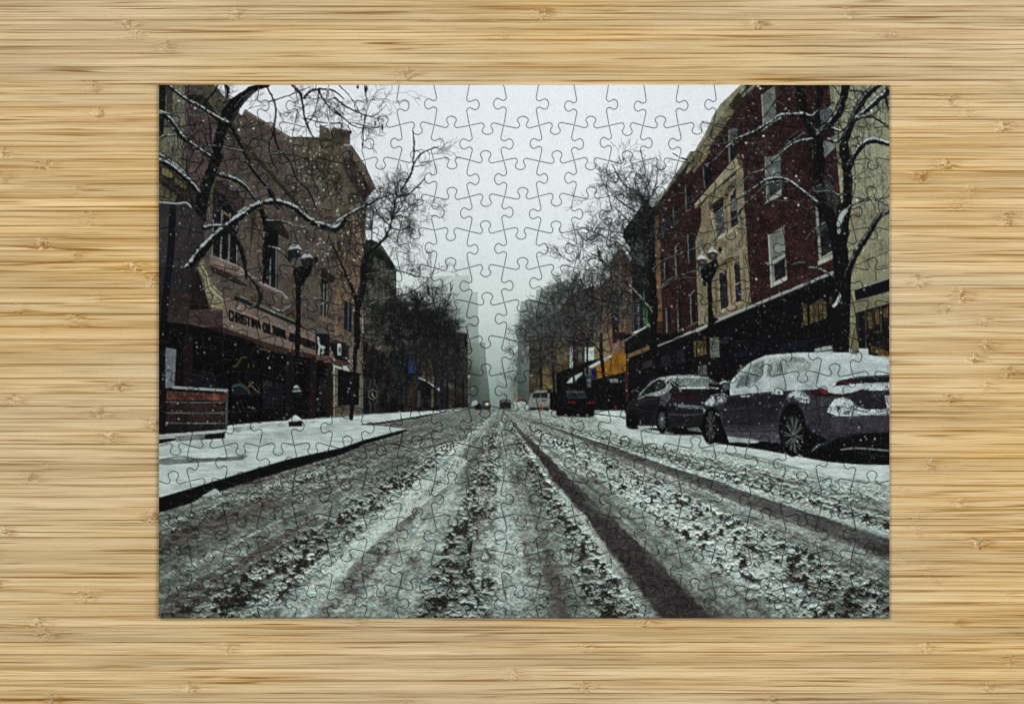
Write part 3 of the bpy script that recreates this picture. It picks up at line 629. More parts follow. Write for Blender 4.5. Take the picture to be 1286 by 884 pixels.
# right crowns
for (x, y, rx, ry, n, f) in ((130, 700, 70, 90, 50, .28), (230, 620, 110, 120, 100, .16), (330, 560, 120, 130, 120, .1), (430, 520, 130, 140, 130, .05), (250, 780, 110, 100, 80, .1), (560, 430, 100, 110, 70, 0), (470, 700, 110, 130, 80, 0)):
    tangle('G', x, y, rx, ry, n, haze((27, 24, 25), f), .7, 12, .6)
for (x, y, rx, ry, n, f) in ((120, 120, 80, 130, 60, .15), (240, 50, 110, 120, 60, .05), (420, 40, 90, 110, 40, 0)): tangle('K', x, y, rx, ry, n, haze(BARK, f), .65, 11, .6)
dab(715, 410, 40, 34, (30, 29, 30), .4, 1)
for s in ('150,0 155,330', '225,60 240,320', '370,-60 365,260', '455,-40 455,200'): limb('K', s, 14, 0)
limb('K', '545,-60,20 548,80,22 565,240,22 580,440,20', 20, 0); limb('K', '500,0,8 530,50,10 548,80,10', 10, .4)
# big crown over the turret
SUB = (30, 30, 31)
for (x, y, rx, ry, n, L) in ((770, 720, 170, 90, 7, 22), (870, 720, 140, 70, 6, 18), (640, 770, 130, 70, 6, 18)): tangle('C', x, y, rx, ry, n, SUB, .85, L, .7)
for (x, y, rx, ry, n) in ((430, 200, 180, 110, 34), (560, 170, 160, 100, 30), (680, 120, 160, 100, 22), (400, 330, 130, 90, 30), (300, 310, 80, 50, 12), (820, 320, 90, 160, 40)): tangle('G', x, y, rx, ry, n, SUB, .85, 15, .65)
dab(815, 255, 22, 26, (22, 24, 25), .55, 1); dab(812, 315, 16, 40, (22, 24, 25), .5, 1)
limb('G', '885,890,46 888,600,50 880,430,42 862,200,38 850,60,46 840,-60,30', 40, 0, col=(17, 17, 19))
limb('G', '880,665,20 800,565,20 720,480,20 620,400,16 540,310,12 480,280,8', 14, .9, 8)
limb('G', '820,360,12 745,295,11 700,235,9 600,190,8 480,130,7 380,100,5', 10, .5, 8); limb('G', '862,250,16 790,140,12 720,60,9 640,-20,6', 9, .4, 6)
limb('G', '905,565,8 960,475,8 1010,440,8 1100,410,8 1215,375,6', 8, .9, 1); limb('G', '930,510,6 1020,455,6 1090,435,5 1190,440,4', 6, .7)
limb('G', '880,385,9 940,330,9 1040,290,9 1130,255,8 1230,225,6', 8, .9, 2); limb('G', '870,240,9 930,160,8 1010,110,8', 8, .6, 2)
limb('G', '860,170,8 920,150,7 1050,145,7 1200,160,5', 7, .5, 2); limb('G', '500,760,10 560,700,9 640,640,8 700,610,8 800,590,6', 8, .8)
limb('G', '300,690,12 360,740,12 430,790,14 500,870,18', 12, .8); limb('C', '840,880,26 835,810,18 770,740,10 700,700,8 610,560,5', 9, .2, 10)
limb('C', '840,820,16 880,760,9 900,700,7 920,600,5', 8, .2, 8); limb('C', '790,880,12 700,830,9 620,760,7 560,690,5', 8, .2, 8)
limb('V', '340,560,8 440,500,8 560,440,7', 7, .5); limb('V', '545,630,7 660,540,7 760,460,6 830,410,5', 7, .6, 1); limb('V', '360,850,9 430,770,9 500,660,8', 8, .6)
limb('C', '1010,490,6 1060,520,10 1110,535,12', 8, .2)
def fan(z, x, y, n, th0, th1, L, w, depth, col, a=1, snow=.25):
    ox, oy, k = ZONE[z]
    for i in range(n):
        th = math.radians(th0+(th1-th0)*(i+rng.uniform(.2, .8))/n)
        grow(ox+x/k, oy+y/k, th, L*rng.uniform(.75, 1.15), w*rng.uniform(.75, 1.1), depth, snow=snow, col=col, a=a, fork=2.)
fan('G', 870, 250, 5, -172, -110, 26, 1.6, 3, SUB); fan('G', 870, 80, 4, -160, -60, 24, 1.4, 3, SUB); fan('C', 835, 840, 4, -165, -70, 24, 1.2, 3, SUB)
fan('G', 720, 470, 5, -190, -110, 24, 1.3, 4, SUB); fan('G', 545, 740, 7, -170, -30, 20, 1.2, 4, (30, 29, 30)); fan('G', 480, 560, 5, -180, -90, 18, 1., 4, (34, 33, 33))
fan('K', 365, 0, 7, -160, -20, 24, 1.3, 4, (36, 35, 35)); fan('K', 155, 20, 7, -160, -20, 20, 1.1, 4, (52, 54, 52)); fan('K', 230, 40, 6, -150, -30, 22, 1.1, 4, (44, 45, 44))
# ---- left crowns -----------------------------------------------------------
for (x, y, rx, ry, n, L) in ((380, 40, 150, 140, 12, 18), (320, -60, 130, 80, 8, 16), (470, 140, 90, 70, 8, 13), (330, 330, 120, 80, 16, 13), (470, 400, 110, 70, 26, 11)): tangle('F', x, y, rx, ry, n, (36, 38, 38), .75, L, .62)
for (x, y, rx, ry, n) in ((1090, 640, 150, 170, 70), (1200, 760, 100, 120, 40), (560, 200, 260, 120, 20), (260, 420, 180, 240, 24), (1060, 150, 150, 90, 14)): tangle('A', x, y, rx, ry, n, (28, 26, 26), .75, 16, .7)
for (x, y, rx, ry, n) in ((60, 300, 110, 250, 70), (100, 520, 120, 120, 30), (110, 150, 110, 120, 40)): tangle('F', x, y, rx, ry, n, (26, 25, 26), .75, 14, .65)
limb('J', '108,498,26 125,300,26 140,0,30', 28, 0); limb('F', '150,890,34 150,640,44 188,480,44 200,300,30 330,175,18 375,60,13 395,-60,8', 30, .3, 8)
limb('F', '150,640,24 120,520,24 60,380,15 0,250,10 -40,160,6', 12, .2, 8); limb('F', '180,640,10 280,590,10 380,560,10 480,540,9 590,470,7 660,380,4', 9, .9, 6)
limb('F', '180,620,9 250,655,9 320,640,6', 8, .8); limb('F', '205,415,9 300,405,9 410,392,9 520,420,7 640,440,4', 8, .8, 3); limb('F', '60,70,9 140,66,9 200,110,8 300,165,6', 8, .9)
limb('F', '215,330,10 235,230,9 250,60,7', 8, .1, 5); limb('F', '370,100,10 300,40,7 250,-60,5', 7, .1, 6); limb('F', '390,20,8 470,-10,6 560,-80,4', 6, .1, 6)
fan('F', 375, 60, 7, -165, -15, 21, 1.3, 3, (30, 31, 32)); fan('F', 395, -40, 5, -150, -20, 18, 1., 3, (32, 33, 34)); fan('F', 330, 170, 5, -60, 20, 20, 1., 3, (34, 35, 35)); fan('F', 240, 120, 4, -150, -60, 18, 1.1, 3, (30, 30, 31))
for x, y in ((420, 880), (520, 870), (600, 890), (670, 930)): fan('F', x, y, 5, -160, -50, 18, 1.3, 4, (20, 20, 21), snow=.06)
for x, y in ((655, 160), (600, 140), (728, 200), (770, 260)): fan('J', x, y, 6, -165, -50, 12, 1.1, 4, (30, 31, 31), snow=.05)
for x, y in ((430, 700), (500, 760), (580, 760), (640, 830), (680, 890)): fan('F', x, y, 4, -150, -50, 15, 1.1, 4, (22, 22, 23), snow=.05)
# near tree, left
BG = (17, 16, 18)
limb('S', '600,640,108 640,480,98 695,330,118 770,200,112 880,105,86 970,48,70 1110,8,44', 90, 0, col=BG)
limb('U', '600,-20,112 560,80,104 520,200,104 470,330,112 445,450,120 450,560,84 485,620,20', 90, 0, col=BG)
for s in ('660,200 690,170 740,150 700,200', '700,230 720,210'): limb('S', s, 10, .5)
limb('S', '780,240,26 840,160,22 950,70,20', 18, .6)
limb('S', '100,0,30 200,85,34 300,160,38 420,222,40 520,285,40 620,345,42 735,405,46', 40, 1, 4, BG)
limb('S', '735,405,44 800,520,42 870,660,40 920,770,40 960,850,44', 40, .5, 3, BG); limb('U', '930,60,40 1040,200,46 1130,310,46 1165,430,56 1215,500,30', 46, .6, 2, BG)
limb('S', '0,270,42 60,300,52 130,360,58 200,460,60 260,540,54 340,600,44 430,660,44 560,745,34', 50, .9, 6, BG)
limb('S', '0,555,24 90,515,22 195,518,16', 20, 1); limb('S', '0,300,26 60,290,24 130,300,16 230,280,14 340,315,16 400,320,16 520,300,16', 15, .9, 3)
limb('S', '0,705,70 100,775,78 240,884,70 300,960,60', 70, .6, 3, BG); limb('U', '0,5,44 120,60,60 290,195,56 360,270,60 425,345,40', 55, 1, 2, BG)
limb('S', '300,410,14 400,400,18 480,370,16 550,330,12', 14, .9, 1); limb('S', '740,410,12 860,430,8 1000,380,8 1170,405,5', 8, .2, 2); limb('S', '270,650,16 400,640,18 560,620,18 720,650,20 870,675,22', 18, .8, 2)
limb('S', '680,555,24 770,560,14', 18, 1); limb('S', '740,400,20 770,340,24 870,180,24 980,70,22', 20, .5); limb('S', '500,300,12 480,180,20 560,95,22 610,10,18', 18, .2, 4)
limb('S', '690,0,40 710,60,34 700,130,24', 30, .3, 2); limb('S', '880,660,10 960,560,9 1080,500,9 1180,440,6', 8, .2, 3); limb('S', '550,740,12 480,520,14 540,490,14 640,490,12 650,430,10', 12, .7)
limb('S', '300,720,12 290,884,16', 14, .1, 2); limb('S', '460,760,16 380,884,14', 14, .1, 2); limb('S', '520,340,14 540,600,18', 16, .1, 2)
limb('A', '750,50,11 812,190,13 802,350,13 830,460,13 905,550,11 950,660,10 1030,745,10 1080,860,9', 12, .1, 3); limb('A', '800,355,12 768,450,10 790,540,9 825,610,5', 9, .2, 1)
limb('A', '920,48,16 975,110,16 1002,260,14 1040,360,10 1085,402,9 1190,415,8 1248,440,8', 12, .5, 3); limb('A', '768,155,10 860,128,9 945,98,9 1030,60,6', 9, .5, 2)
limb('A', '998,128,18 1060,80,16 1180,82,12 1260,140,8', 14, .2, 3); limb('A', '1095,70,16 1110,120,12 1180,210,8 1248,260,6', 12, .1, 4); limb('A', '1095,80,10 1080,180,7 1050,260,6 1010,310,6', 7, .1, 3)
limb('A', '1000,260,8 1100,290,7 1248,300,6', 7, .1, 2); limb('A', '780,500,12 850,490,12 890,470,7', 10, .9); limb('A', '860,500,7 960,510,8 1040,540,7 1140,560,5', 7, .3, 2)
limb('A', '460,680,12 530,735,14 620,745,14 700,790,12', 12, .9); limb('A', '700,715,8 780,720,8 840,722,6', 7, .9); limb('A', '860,780,9 910,745,9 1000,735,7', 8, .2, 2)
limb('U', '600,150,46 700,175,50 800,215,50 890,280,44 960,370,36 1000,430,20', 44, .9, 2, BG); limb('U', '650,230,12 740,310,16 840,320,14 920,350,14', 14, .8, 2)
limb('U', '470,884,70 560,800,74 700,680,78 840,545,70 960,480,62 1060,440,60 1160,425,56', 66, .8, 2, BG)
limb('T', '60,585,54 180,620,60 300,690,62 430,790,60 600,850,48 700,775,40 850,685,34 1000,605,30 1130,540,24 1286,495,17', 50, 1, 3, BG)
limb('B', '400,750,14 440,727,14 500,625,14 515,570,13 560,500,10 620,470,8 680,450,6', 8, .3, 0); limb('B', '515,575,12 520,430,12 514,350,8', 7, .1, 1); limb('B', '400,765,12 470,768,12 530,720,11 590,660,8', 7, .3, 0); limb('B', '440,722,6 565,718,4', 5, .5)
limb('B', '520,580,5 580,570,4 640,545,3', 4, .1); limb('B', '0,130,12 80,190,11 190,240,9 260,250,6 340,180,3', 8, .2, 3); limb('B', '0,210,9 120,310,8 200,330,6 300,320,3', 7, .2, 3); limb('B', '30,50,8 100,120,6 180,250,5', 6, .1, 3)
limb('B', '215,215,4 240,150,3 300,105,2', 3, 0); limb('B', '200,240,5 190,330,5 185,460,5', 5, .1, 1)
for x, y, rx, ry in ((205, 75, 13, 30), (152, 60, 10, 16), (266, 302, 7, 18), (312, 322, 9, 26), (184, 436, 8, 22), (105, 357, 11, 14)): ell('B', x, y, rx, ry, (30, 28, 30), 1, .3)
limb('E', '640,-5,40 520,78,50 420,160,54 335,250,62 260,340,52 215,372,14', 50, .9, 1, BG); limb('E', '348,112,34 400,98,30 470,98,22', 26, 1); limb('E', '510,120,26 575,225,30 605,320,28 622,440,18', 26, .2, 1, BG)
limb('E', '530,100,16 575,160,14', 14, 1); limb('E', '320,520,6 380,490,7 450,462,8 540,435,8 605,422,8', 8, .8, 1); limb('E', '632,420,16 690,490,22 715,560,26 700,600,20 640,635,12 615,620,8', 20, .6)
limb('E', '720,0,30 765,130,50 755,280,58 745,380,34 735,470,20', 50, .3, 2, BG); limb('E', '765,235,16 830,250,16 890,310,14 945,380,12', 14, 1); limb('E', '820,380,10 890,410,10', 10, 1)
limb('E', '725,560,12 780,625,15 850,655,16 920,615,12 990,558,10 1060,572,9 1130,578,8 1160,635,5', 13, .9); limb('E', '985,600,9 1055,655,6', 8, 1); limb('E', '960,0,34 1050,68,42 1130,95,44 1205,112,44 1260,60,36', 40, .8, 1, BG)
limb('E', '755,62,16 860,70,16 930,95,14 1000,108,12 1040,75,9', 14, 1, 1); limb('E', '1085,238,8 1180,240,6', 7, 1); limb('E', '650,40,10 700,120,9 740,200,9', 9, .1, 3)

# ---- street lamps ----------------------------------------------------------
limb('E', '958,420,36 960,640,32 955,900,32', 34, 0, col=(14, 14, 17)); limb('I', '952,-20,30 950,120,26 945,300,26 945,520,30', 28, 0, col=(14, 14, 17))
ell('E', 990, 400, 55, 50, (16, 16, 19), 1, .3); poly('E', '925,380 1040,380 1000,470 960,520 935,460', (15, 15, 18)); poly('E', '1000,360 1060,340 1040,420 1010,440', (15, 15, 18))
for x, y, r in ((938, 268, 48), (1018, 325, 44)):
    ell('E', x, y, r, r, (30, 30, 34), 1, .15, .8); ell('E', x-6, y+8, r*.6, r*.6, (48, 48, 50), .8, .9)
    poly('E', f'{x-r+4},{y-14} {x-r*.6},{y-r*.85} {x},{y-r-6} {x+r*.65},{y-r*.8} {x+r-2},{y-12} {x+10},{y-24}', (146, 156, 156)); line('E', f'{x},{y-r-30} {x},{y-r+4}', 9, (20, 20, 24)); ell('E', x, y-r-16, 15, 11, (96, 104, 106)); ell('E', x, y-r-9, 15, 6, (22, 22, 26))
ell('E', 1075, 320, 18, 30, (28, 28, 32), .9, .3); ell('E', 905, 300, 20, 36, (24, 24, 28), .9, .3)
poly('I', '915,250 975,250 985,505 905,505', (14, 14, 17)); poly('I', '928,290 945,278 970,292 965,300 930,300', (146, 158, 156)); line('I', '925,318 975,316', 7, (140, 152, 150)); poly('I', '898,505 942,472 988,505 985,515 900,518', (160, 174, 170)); poly('I', '896,515 988,512 985,549 896,548', (14, 14, 18))
limb('W', '905,890,56 900,640,46 892,430,42 900,360,46', 50, 0, col=(15, 14, 17)); poly('W', '810,290 880,240 970,200 985,280 930,400 860,470 830,480 800,330', (15, 15, 18))
for x, y, r in ((815, 232, 54), (922, 165, 56)):
    ell('W', x, y, r, r, (50, 46, 46), 1, .12, .5); ell('W', x+4, y+6, r*.62, r*.62, (98, 88, 80), .85, .8)
    poly('W', f'{x-r+4},{y-16} {x-r*.7},{y-r*.85} {x-8},{y-r-22} {x+r*.6},{y-r*.9} {x+r-4},{y-18} {x+12},{y-34} {x-16},{y-22}', (158, 168, 166)); ell('W', x+4, y-r-38, 16, 20, (128, 138, 140))
    limb('W', f'{x-r},{y-6},9 {x-20},{y-22},8 {x+20},{y-24},8 {x+r},{y-10},9', 8, 0, col=(24, 24, 27))
ell('W', 1000, 110, 22, 36, (20, 20, 24), .9, .3); limb('W', '760,310,8 800,280,12 850,310,14', 12, .7); ell('W', 895, 275, 26, 22, (92, 100, 100), .7, .7); ell('W', 900, 350, 12, 14, (120, 130, 128), .7, .7); ell('W', 862, 382, 14, 9, (120, 130, 128), .7, .7)
poly('X', '880,0 930,0 935,60 990,90 930,130 905,140 895,100', (15, 14, 17))

# ---- near trees, right -----------------------------------------------------
limb('D', '610,40,50 635,150,58 645,230,58 700,330,60 735,400,70', 60, 0, 4, BG); limb('H', '880,900,86 880,700,92 885,500,98 890,330,94 870,200,96 845,100,84 810,0,70', 90, 0, 2, BG)
limb('D', '735,380,62 745,520,68 742,660,70 755,780,76 790,900,80', 70, 0, 3, BG); limb('D', '740,380,50 800,310,50 865,240,56 900,150,52 925,40,54', 54, .7, 2, BG)
limb('D', '755,40,34 755,120,34 735,220,34 740,300,40', 34, 0, 2, BG); limb('H', '900,-10,80 905,80,80 890,200,80', 80, 0, 0, BG)
limb('D', '925,900,56 935,700,56 925,560,58 912,440,58 940,340,50 990,220,46 1055,115,46 1150,30,40', 50, .6, 4, BG)
limb('D', '985,270,34 1060,205,42 1130,140,44 1205,75,40', 42, 1, 3, BG); limb('D', '940,580,48 985,490,46 1040,430,42 1100,405,42 1205,430,40', 44, 1, 3, BG); limb('D', '1000,262,22 1080,250,22 1150,280,22 1205,330,18', 20, .9, 2, BG)
limb('D', '1055,115,18 1020,90,12 950,85,10', 14, .2, 2); limb('D', '1205,200,12 1180,140,14 1190,60,14', 14, .1, 1)
limb('H', '915,450,36 945,370,42 1000,260,42 1070,150,40 1140,40,34 1205,0,24', 40, .6, 1, BG)
limb('D', '640,235,26 560,240,26 490,248,26 430,290,26 370,325,26 320,355,24 210,400,18 120,480,13 60,540,12 -10,575,10', 22, 1, 4)
limb('D', '500,262,16 440,300,16 370,355,10', 14, 1); limb('D', '705,402,26 640,410,22 590,425,18 510,480,16 440,545,16 385,600,13 310,625,10 250,680,8', 18, 1, 4)
limb('D', '660,355,14 610,390,14 550,430,12 480,490,10', 12, .9, 1); limb('D', '615,350,12 560,390,10 520,440,8', 10, .6, 1); limb('D', '730,812,28 640,740,26 545,672,26 470,655,24 400,668,20 330,715,14 230,780,12 80,880,11', 20, 1, 3)
limb('D', '545,680,14 460,680,14 390,705,13 330,770,12 270,820,12 220,890,10', 13, 1, 1); limb('D', '800,680,12 740,710,12 690,745,10 630,810,9 540,805,7 430,800,5', 10, .8, 1)
limb('D', '330,355,11 335,285,11 300,252,10 230,272,9 160,250,7', 9, .6, 1); limb('D', '555,55,10 480,120,9 430,200,8 380,260,6', 9, .5, 1); limb('D', '210,400,9 120,430,9 0,445,8', 8, .7); limb('D', '210,320,8 150,310,7 60,300,6 -20,285,5', 7, .2)
limb('D', '915,880,22 960,835,18 1020,808,15 1110,795,14 1205,840,12', 16, 1, 2); limb('D', '700,740,10 760,742,10 830,735,8', 9, .9); limb('D', '780,690,12 860,760,12 930,765,10', 11, .9)
limb('D', '660,240,20 700,250,22 740,215,16', 20, 1, 0, sc=(172, 184, 182)); limb('D', '800,400,24 860,415,24 900,380,20', 22, .9, 1); limb('D', '830,330,24 890,345,22 930,310,16', 20, 1, 0, sc=(172, 184, 182))
limb('D', '690,290,12 730,345,14 800,300,12', 12, 1, 0); limb('D', '845,160,12 800,170,10 740,220,9', 10, .5, 1); limb('D', '800,635,12 830,660,12 835,700,10', 10, 1)
limb('H', '680,372,13 740,378,15 800,405,17 842,435,16', 15, 1); limb('H', '568,355,9 620,338,10 660,340,7', 8, .8); limb('H', '660,190,12 700,140,14 750,100,14 790,75,10', 12, 1, 1)
line('H', '882,555 862,600 842,620', 18, (168, 180, 178), .9); line('H', '920,0 895,30 875,90', 30, (150, 162, 160), .8); ell('H', 877, 132, 15, 24, (170, 184, 180), .9, .5)
limb('H', '240,-10,9 190,50,10 150,75,9 100,60,7', 9, .8); limb('H', '130,75,8 90,160,8 60,200,7', 8, .1)
for k in range(30):
    x = rng.uniform(960, 1200); y = rng.uniform(40, 880)
    tangle('D', x, y, 20, 30, 1, (46, 48, 42), .8, 12, .55)
for k in range(16): tangle('D', rng.uniform(450, 900), rng.uniform(60, 860), 20, 30, 1, (26, 22, 24), .8, 12, .6)
for k in range(8): tangle('H', rng.uniform(960, 1200), rng.uniform(20, 400), 20, 30, 1, (48, 48, 42), .8, 10, .5)

# ---- traffic and parked cars ----------------------------------------------
poly('K', '62,430 75,370 95,330 125,312 205,312 212,430 150,436', (112, 118, 108), blot=.25); poly('K', '100,332 195,325 195,362 95,362', (34, 38, 42)); line('K', '150,325 150,362', 5, (104, 108, 100)); line('K', '160,380 185,380', 8, (30, 32, 34)); poly('K', '62,425 210,425 208,445 70,440', (24, 25, 28))
poly('K', '208,330 240,318 262,340 262,450 212,440', (14, 14, 16)); poly('K', '195,310 225,310 225,330 200,335', (24, 48, 34)); poly('K', '0,395 20,385 50,390 65,430 40,440 0,430', (160, 174, 172)); poly('K', '5,372 30,372 30,384 5,384', (170, 34, 34)); ell('K', 17, 366, 8, 6, (190, 60, 50)); poly('K', '150,400 158,400 164,440 148,440', (180, 56, 44))
poly('Y', '455,300 480,282 550,280 590,320 600,345 460,335', (156, 170, 168), blot=.3); ell('Y', 510, 300, 12, 8, (70, 76, 78)); ell('Y', 488, 300, 8, 7, (70, 76, 78)); poly('Y', '430,250 442,250 445,330 432,330', (110, 104, 60), a=.7); poly('Y', '450,180 465,180 465,260 450,260', (120, 84, 50), a=.7)
poly('K', '250,475 258,400 300,370 312,322 350,314 440,318 465,350 490,385 500,485 440,488 330,486', (13, 13, 16), tex=.5); poly('K', '322,325 440,325 452,360 318,360', (40, 45, 48), blot=.6); line('K', '318,322 435,322', 6, (104, 114, 114), .7); line('K', '330,362 455,362', 4, (70, 76, 78), .7)
for x, y, r in ((335, 390, 7), (358, 390, 8), (372, 392, 6), (458, 396, 7), (474, 393, 9), (494, 394, 7)): ell('K', x, y, r, r*.9, (176, 34, 38), 1, .7)
for x in (315, 395, 455): ell('K', x, 474, 14, 8, (140, 152, 150), .8, .8)
poly('J', '960,400 1000,385 1022,405 1018,440 965,440', (44, 47, 44)); ell('J', 990, 405, 28, 19, (96, 96, 74), .9, .8); ell('J', 997, 402, 16, 12, (250, 246, 205), 1, .9); ell('J', 990, 388, 30, 6, (30, 34, 32), .7)
poly('J', '915,405 945,395 960,410 960,440 918,442', (22, 24, 25)); poly('J', '895,400 905,382 930,378 935,402 915,412 895,415', (140, 154, 150)); poly('J', '1075,430 1078,380 1100,368 1145,372 1156,392 1155,430', (34, 36, 38)); poly('J', '1092,372 1145,372 1148,390 1088,388', (84, 94, 90))
ell('J', 1084, 395, 8, 9, (168, 44, 44), 1, .8); ell('J', 1148, 393, 8, 9, (168, 44, 44), 1, .8); ell('J', 876, 222, 12, 9, (228, 216, 168), 1, .9); ell('K', 90, 215, 16, 5, (200, 176, 130), .8, .8); ell('J', 900, 300, 7, 8, (170, 170, 150), .8, .9)
line('J', '1070,432 1160,430', 5, (24, 26, 28), .7); poly('J', '780,400 870,400 880,425 780,430', (24, 24, 26), a=.8); poly('J', '1176,390 1248,390 1248,430 1178,432', (146, 160, 156), blot=.5)
# second parked car, seen from its rear quarter
CB = (31, 31, 35)
poly('K', '706,540 708,430 722,400 742,385 780,345 800,325 870,258 930,228 1010,216 1130,212 1248,228 1248,420 1215,430 1210,585 1180,600 1010,592 900,575 790,560 780,568 722,562', CB, tex=.4)
poly('K', '745,420 980,400 985,470 920,430 880,470 860,545 760,540 720,470', (23, 23, 28)); poly('K', '780,400 900,370 960,345 900,360 800,375', (60, 60, 62), a=.5)
poly('K', '865,262 930,230 1010,217 1130,212 1248,228 1248,246 1120,232 1000,236 965,262 960,244 920,240 870,272', (146, 160, 158)); poly('K', '990,236 1080,234 1180,238 1248,250 1248,292 1060,290 1030,272', (104, 116, 112), tex=.6, blot=.4)
line('K', '1000,250 1060,288', 12, (28, 30, 34), 1); line('K', '985,240 1040,290', 6, (128, 142, 140), .8); poly('K', '1045,290 1248,290 1248,302 1055,302', (160, 174, 170))
poly('K', '795,338 840,290 880,258 930,242 960,262 968,280 955,300 905,318 800,346', (24, 30, 32), blot=.5); line('K', '884,262 886,325', 9, (18, 19, 22)); poly('K', '895,268 945,252 958,275 945,298 900,312', (38, 54, 50), blot=.6)
line('K', '792,348 862,272 925,236 968,262 975,284', 8, (120, 132, 130), .85); poly('K', '780,372 800,350 905,322 960,300 990,262 1010,290 980,330 925,350 840,350 790,372', (116, 128, 126), tex=.6, blot=.5)
poly('K', '935,345 985,320 1010,345 960,420 930,400', (74, 78, 80), blot=.6); poly('K', '1000,345 1050,330 1170,338 1182,375 1100,380 1005,372', (50, 20, 26), blot=.6); poly('K', '1060,310 1248,305 1248,400 1210,408 1180,380 1170,335 1080,330', (26, 26, 30)); line('K', '1000,345 1170,342', 5, (20, 18, 22))
poly('K', '1015,398 1060,405 1248,418 1235,436 1120,432 1040,420', (104, 112, 112), blot=.5); line('K', '985,470 1100,472 1205,465', 7, (66, 70, 74), .9); poly('K', '1000,560 1200,540 1210,600 1020,600', (12, 12, 15)); poly('K', '720,365 745,340 790,320 800,330 745,375', (17, 17, 20)); ell('K', 768, 328, 26, 20, (24, 24, 28)); line('K', '745,322 770,310 790,322', 5, (90, 98, 98))
ell('K', 748, 515, 42, 54, (12, 12, 14)); ell('K', 945, 505, 42, 94, (12, 12, 15)); ell('K', 943, 510, 26, 60, (40, 42, 46), 1, .2)
for k in range(10):
    t = k*.628+.2; line('K', f'{943+5*math.cos(t):.1f},{510+11*math.sin(t):.1f} {943+24*math.cos(t):.1f},{510+54*math.sin(t):.1f}', 6, (92, 97, 100), .8, False)
ell('K', 943, 500, 15, 18, (140, 150, 146), .9, .8); poly('K', '780,545 905,545 912,556 800,566', (150, 164, 160)); poly('K', '1105,560 1180,552 1205,585 1120,575', (112, 122, 118), a=.8)
# near parked car
CM = (50, 48, 58)
poly('L', '-10,420 0,395 40,345 95,325 170,345 420,318 560,308 700,300 800,335 960,340 1040,290 1210,260 1210,605 1040,600 900,615 800,665 650,668 500,655 300,630 120,610 105,560 80,470 40,430 0,440', CM, tex=.3, blot=.25)
poly('L', '120,360 480,330 540,320 500,420 300,430 130,440', (34, 33, 42)); poly('L', '560,400 680,420 700,480 690,600 640,520 560,440', (58, 56, 66), a=.6); poly('L', '115,430 480,400 480,520 300,545 120,540', (37, 37, 43), blot=.4); poly('L', '112,580 480,590 500,655 300,630 125,608', (68, 66, 77), blot=.4); line('L', '120,560 300,575 470,560', 8, (78, 76, 86), .6); line('L', '130,440 300,425 480,405', 5, (72, 70, 82), .6)
poly('L', '168,345 165,290 178,250 235,190 300,135 400,88 430,82 600,68 800,64 880,66 960,68 1080,82 1210,118 1210,216 1000,222 870,250 850,280 810,312 700,306 560,312 430,320', (160, 176, 174), tex=.22, blot=.3)
poly('L', '420,205 600,195 720,205 850,250 810,310 560,312 300,330 180,340 200,300 330,270', (142, 157, 155), a=.5, blot=.5)
poly('L', '600,72 900,70 1080,86 1200,118 1200,150 900,110 600,100', (176, 192, 190), a=.7, blot=.2)
poly('L', '235,190 300,140 400,98 395,170 380,225 330,270 235,300 190,300 200,240', (134, 150, 146), a=.8, blot=.5, tex=.4); poly('L', '230,270 280,210 370,150 400,130 350,190 355,225 300,270 240,290', (74, 82, 84), a=.75, blot=1.4, tex=1)
poly('L', '196,300 215,240 260,190 330,140 410,108 395,170 378,225 330,268 240,300', (104, 118, 116), a=.75, blot=.9, tex=.8)
poly('L', '205,296 225,240 275,200 300,235 280,280', (60, 68, 72), a=.7, blot=1, tex=.8, rag=.35)
poly('L', '402,222 418,108 520,92 640,98 700,140 690,180 610,205', (116, 130, 124), a=.75, blot=.9, tex=.6)
line('L', '402,100 392,180 372,240', 13, (162, 177, 174), .9); line('L', '520,92 512,212', 9, (148, 162, 158), .8); line('L', '172,345 165,290 178,250 235,190 300,135 405,86', 6, (190, 204, 200), .8); line('L', '215,210 245,155', 8, (116, 126, 124), .8); ell('L', 655, 165, 24, 28, (128, 136, 122), .5, .8)
line('L', '300,225 440,200 580,195 720,205', 5, (150, 165, 160), .4); poly('L', '435,335 445,318 470,300 480,325 505,300 512,340', (160, 176, 172)); line('L', '240,352 290,350', 11, (140, 152, 152)); poly('L', '470,322 500,322 485,338', (34, 34, 42))
poly('L', '520,372 560,330 600,312 640,318 690,360 680,400 600,385 540,392', (134, 150, 148), a=.9, tex=1.1, blot=1, rag=.42); poly('L', '0,398 40,350 95,330 145,338 130,375 60,415 10,412', (142, 158, 156), tex=.8, blot=.6, rag=.3); poly('L', '60,415 130,370 120,345 150,345 140,390', (112, 122, 126), a=.6, tex=1)
poly('L', '680,312 770,296 800,335 900,348 1000,318 1042,308 1030,322 920,352 800,352 720,350', (34, 22, 26)); poly('L', '690,318 768,300 790,335 720,345', (66, 24, 30), blot=.6); poly('L', '745,305 785,300 805,335 780,342', (104, 30, 38), blot=.5)
poly('L', '800,322 820,300 860,285 960,275 1032,262 1042,300 1000,312 900,338 825,330', (166, 182, 180), tex=.3); line('L', '795,340 900,346 1000,318', 5, (70, 20, 28), .8); poly('L', '1042,285 1120,270 1210,262 1210,312 1042,312', (138, 152, 152), tex=.9, blot=.6, rag=.22)
poly('L', '855,262 900,245 1000,225 1210,213 1210,262 1100,262 960,268 880,268', (27, 23, 30)); poly('L', '900,242 1000,222 1210,210 1210,226 1000,236', (52, 54, 64)); line('L', '862,260 960,262 1000,258', 7, (104, 28, 36), .8); line('L', '960,270 1040,265', 6, (26, 26, 32))
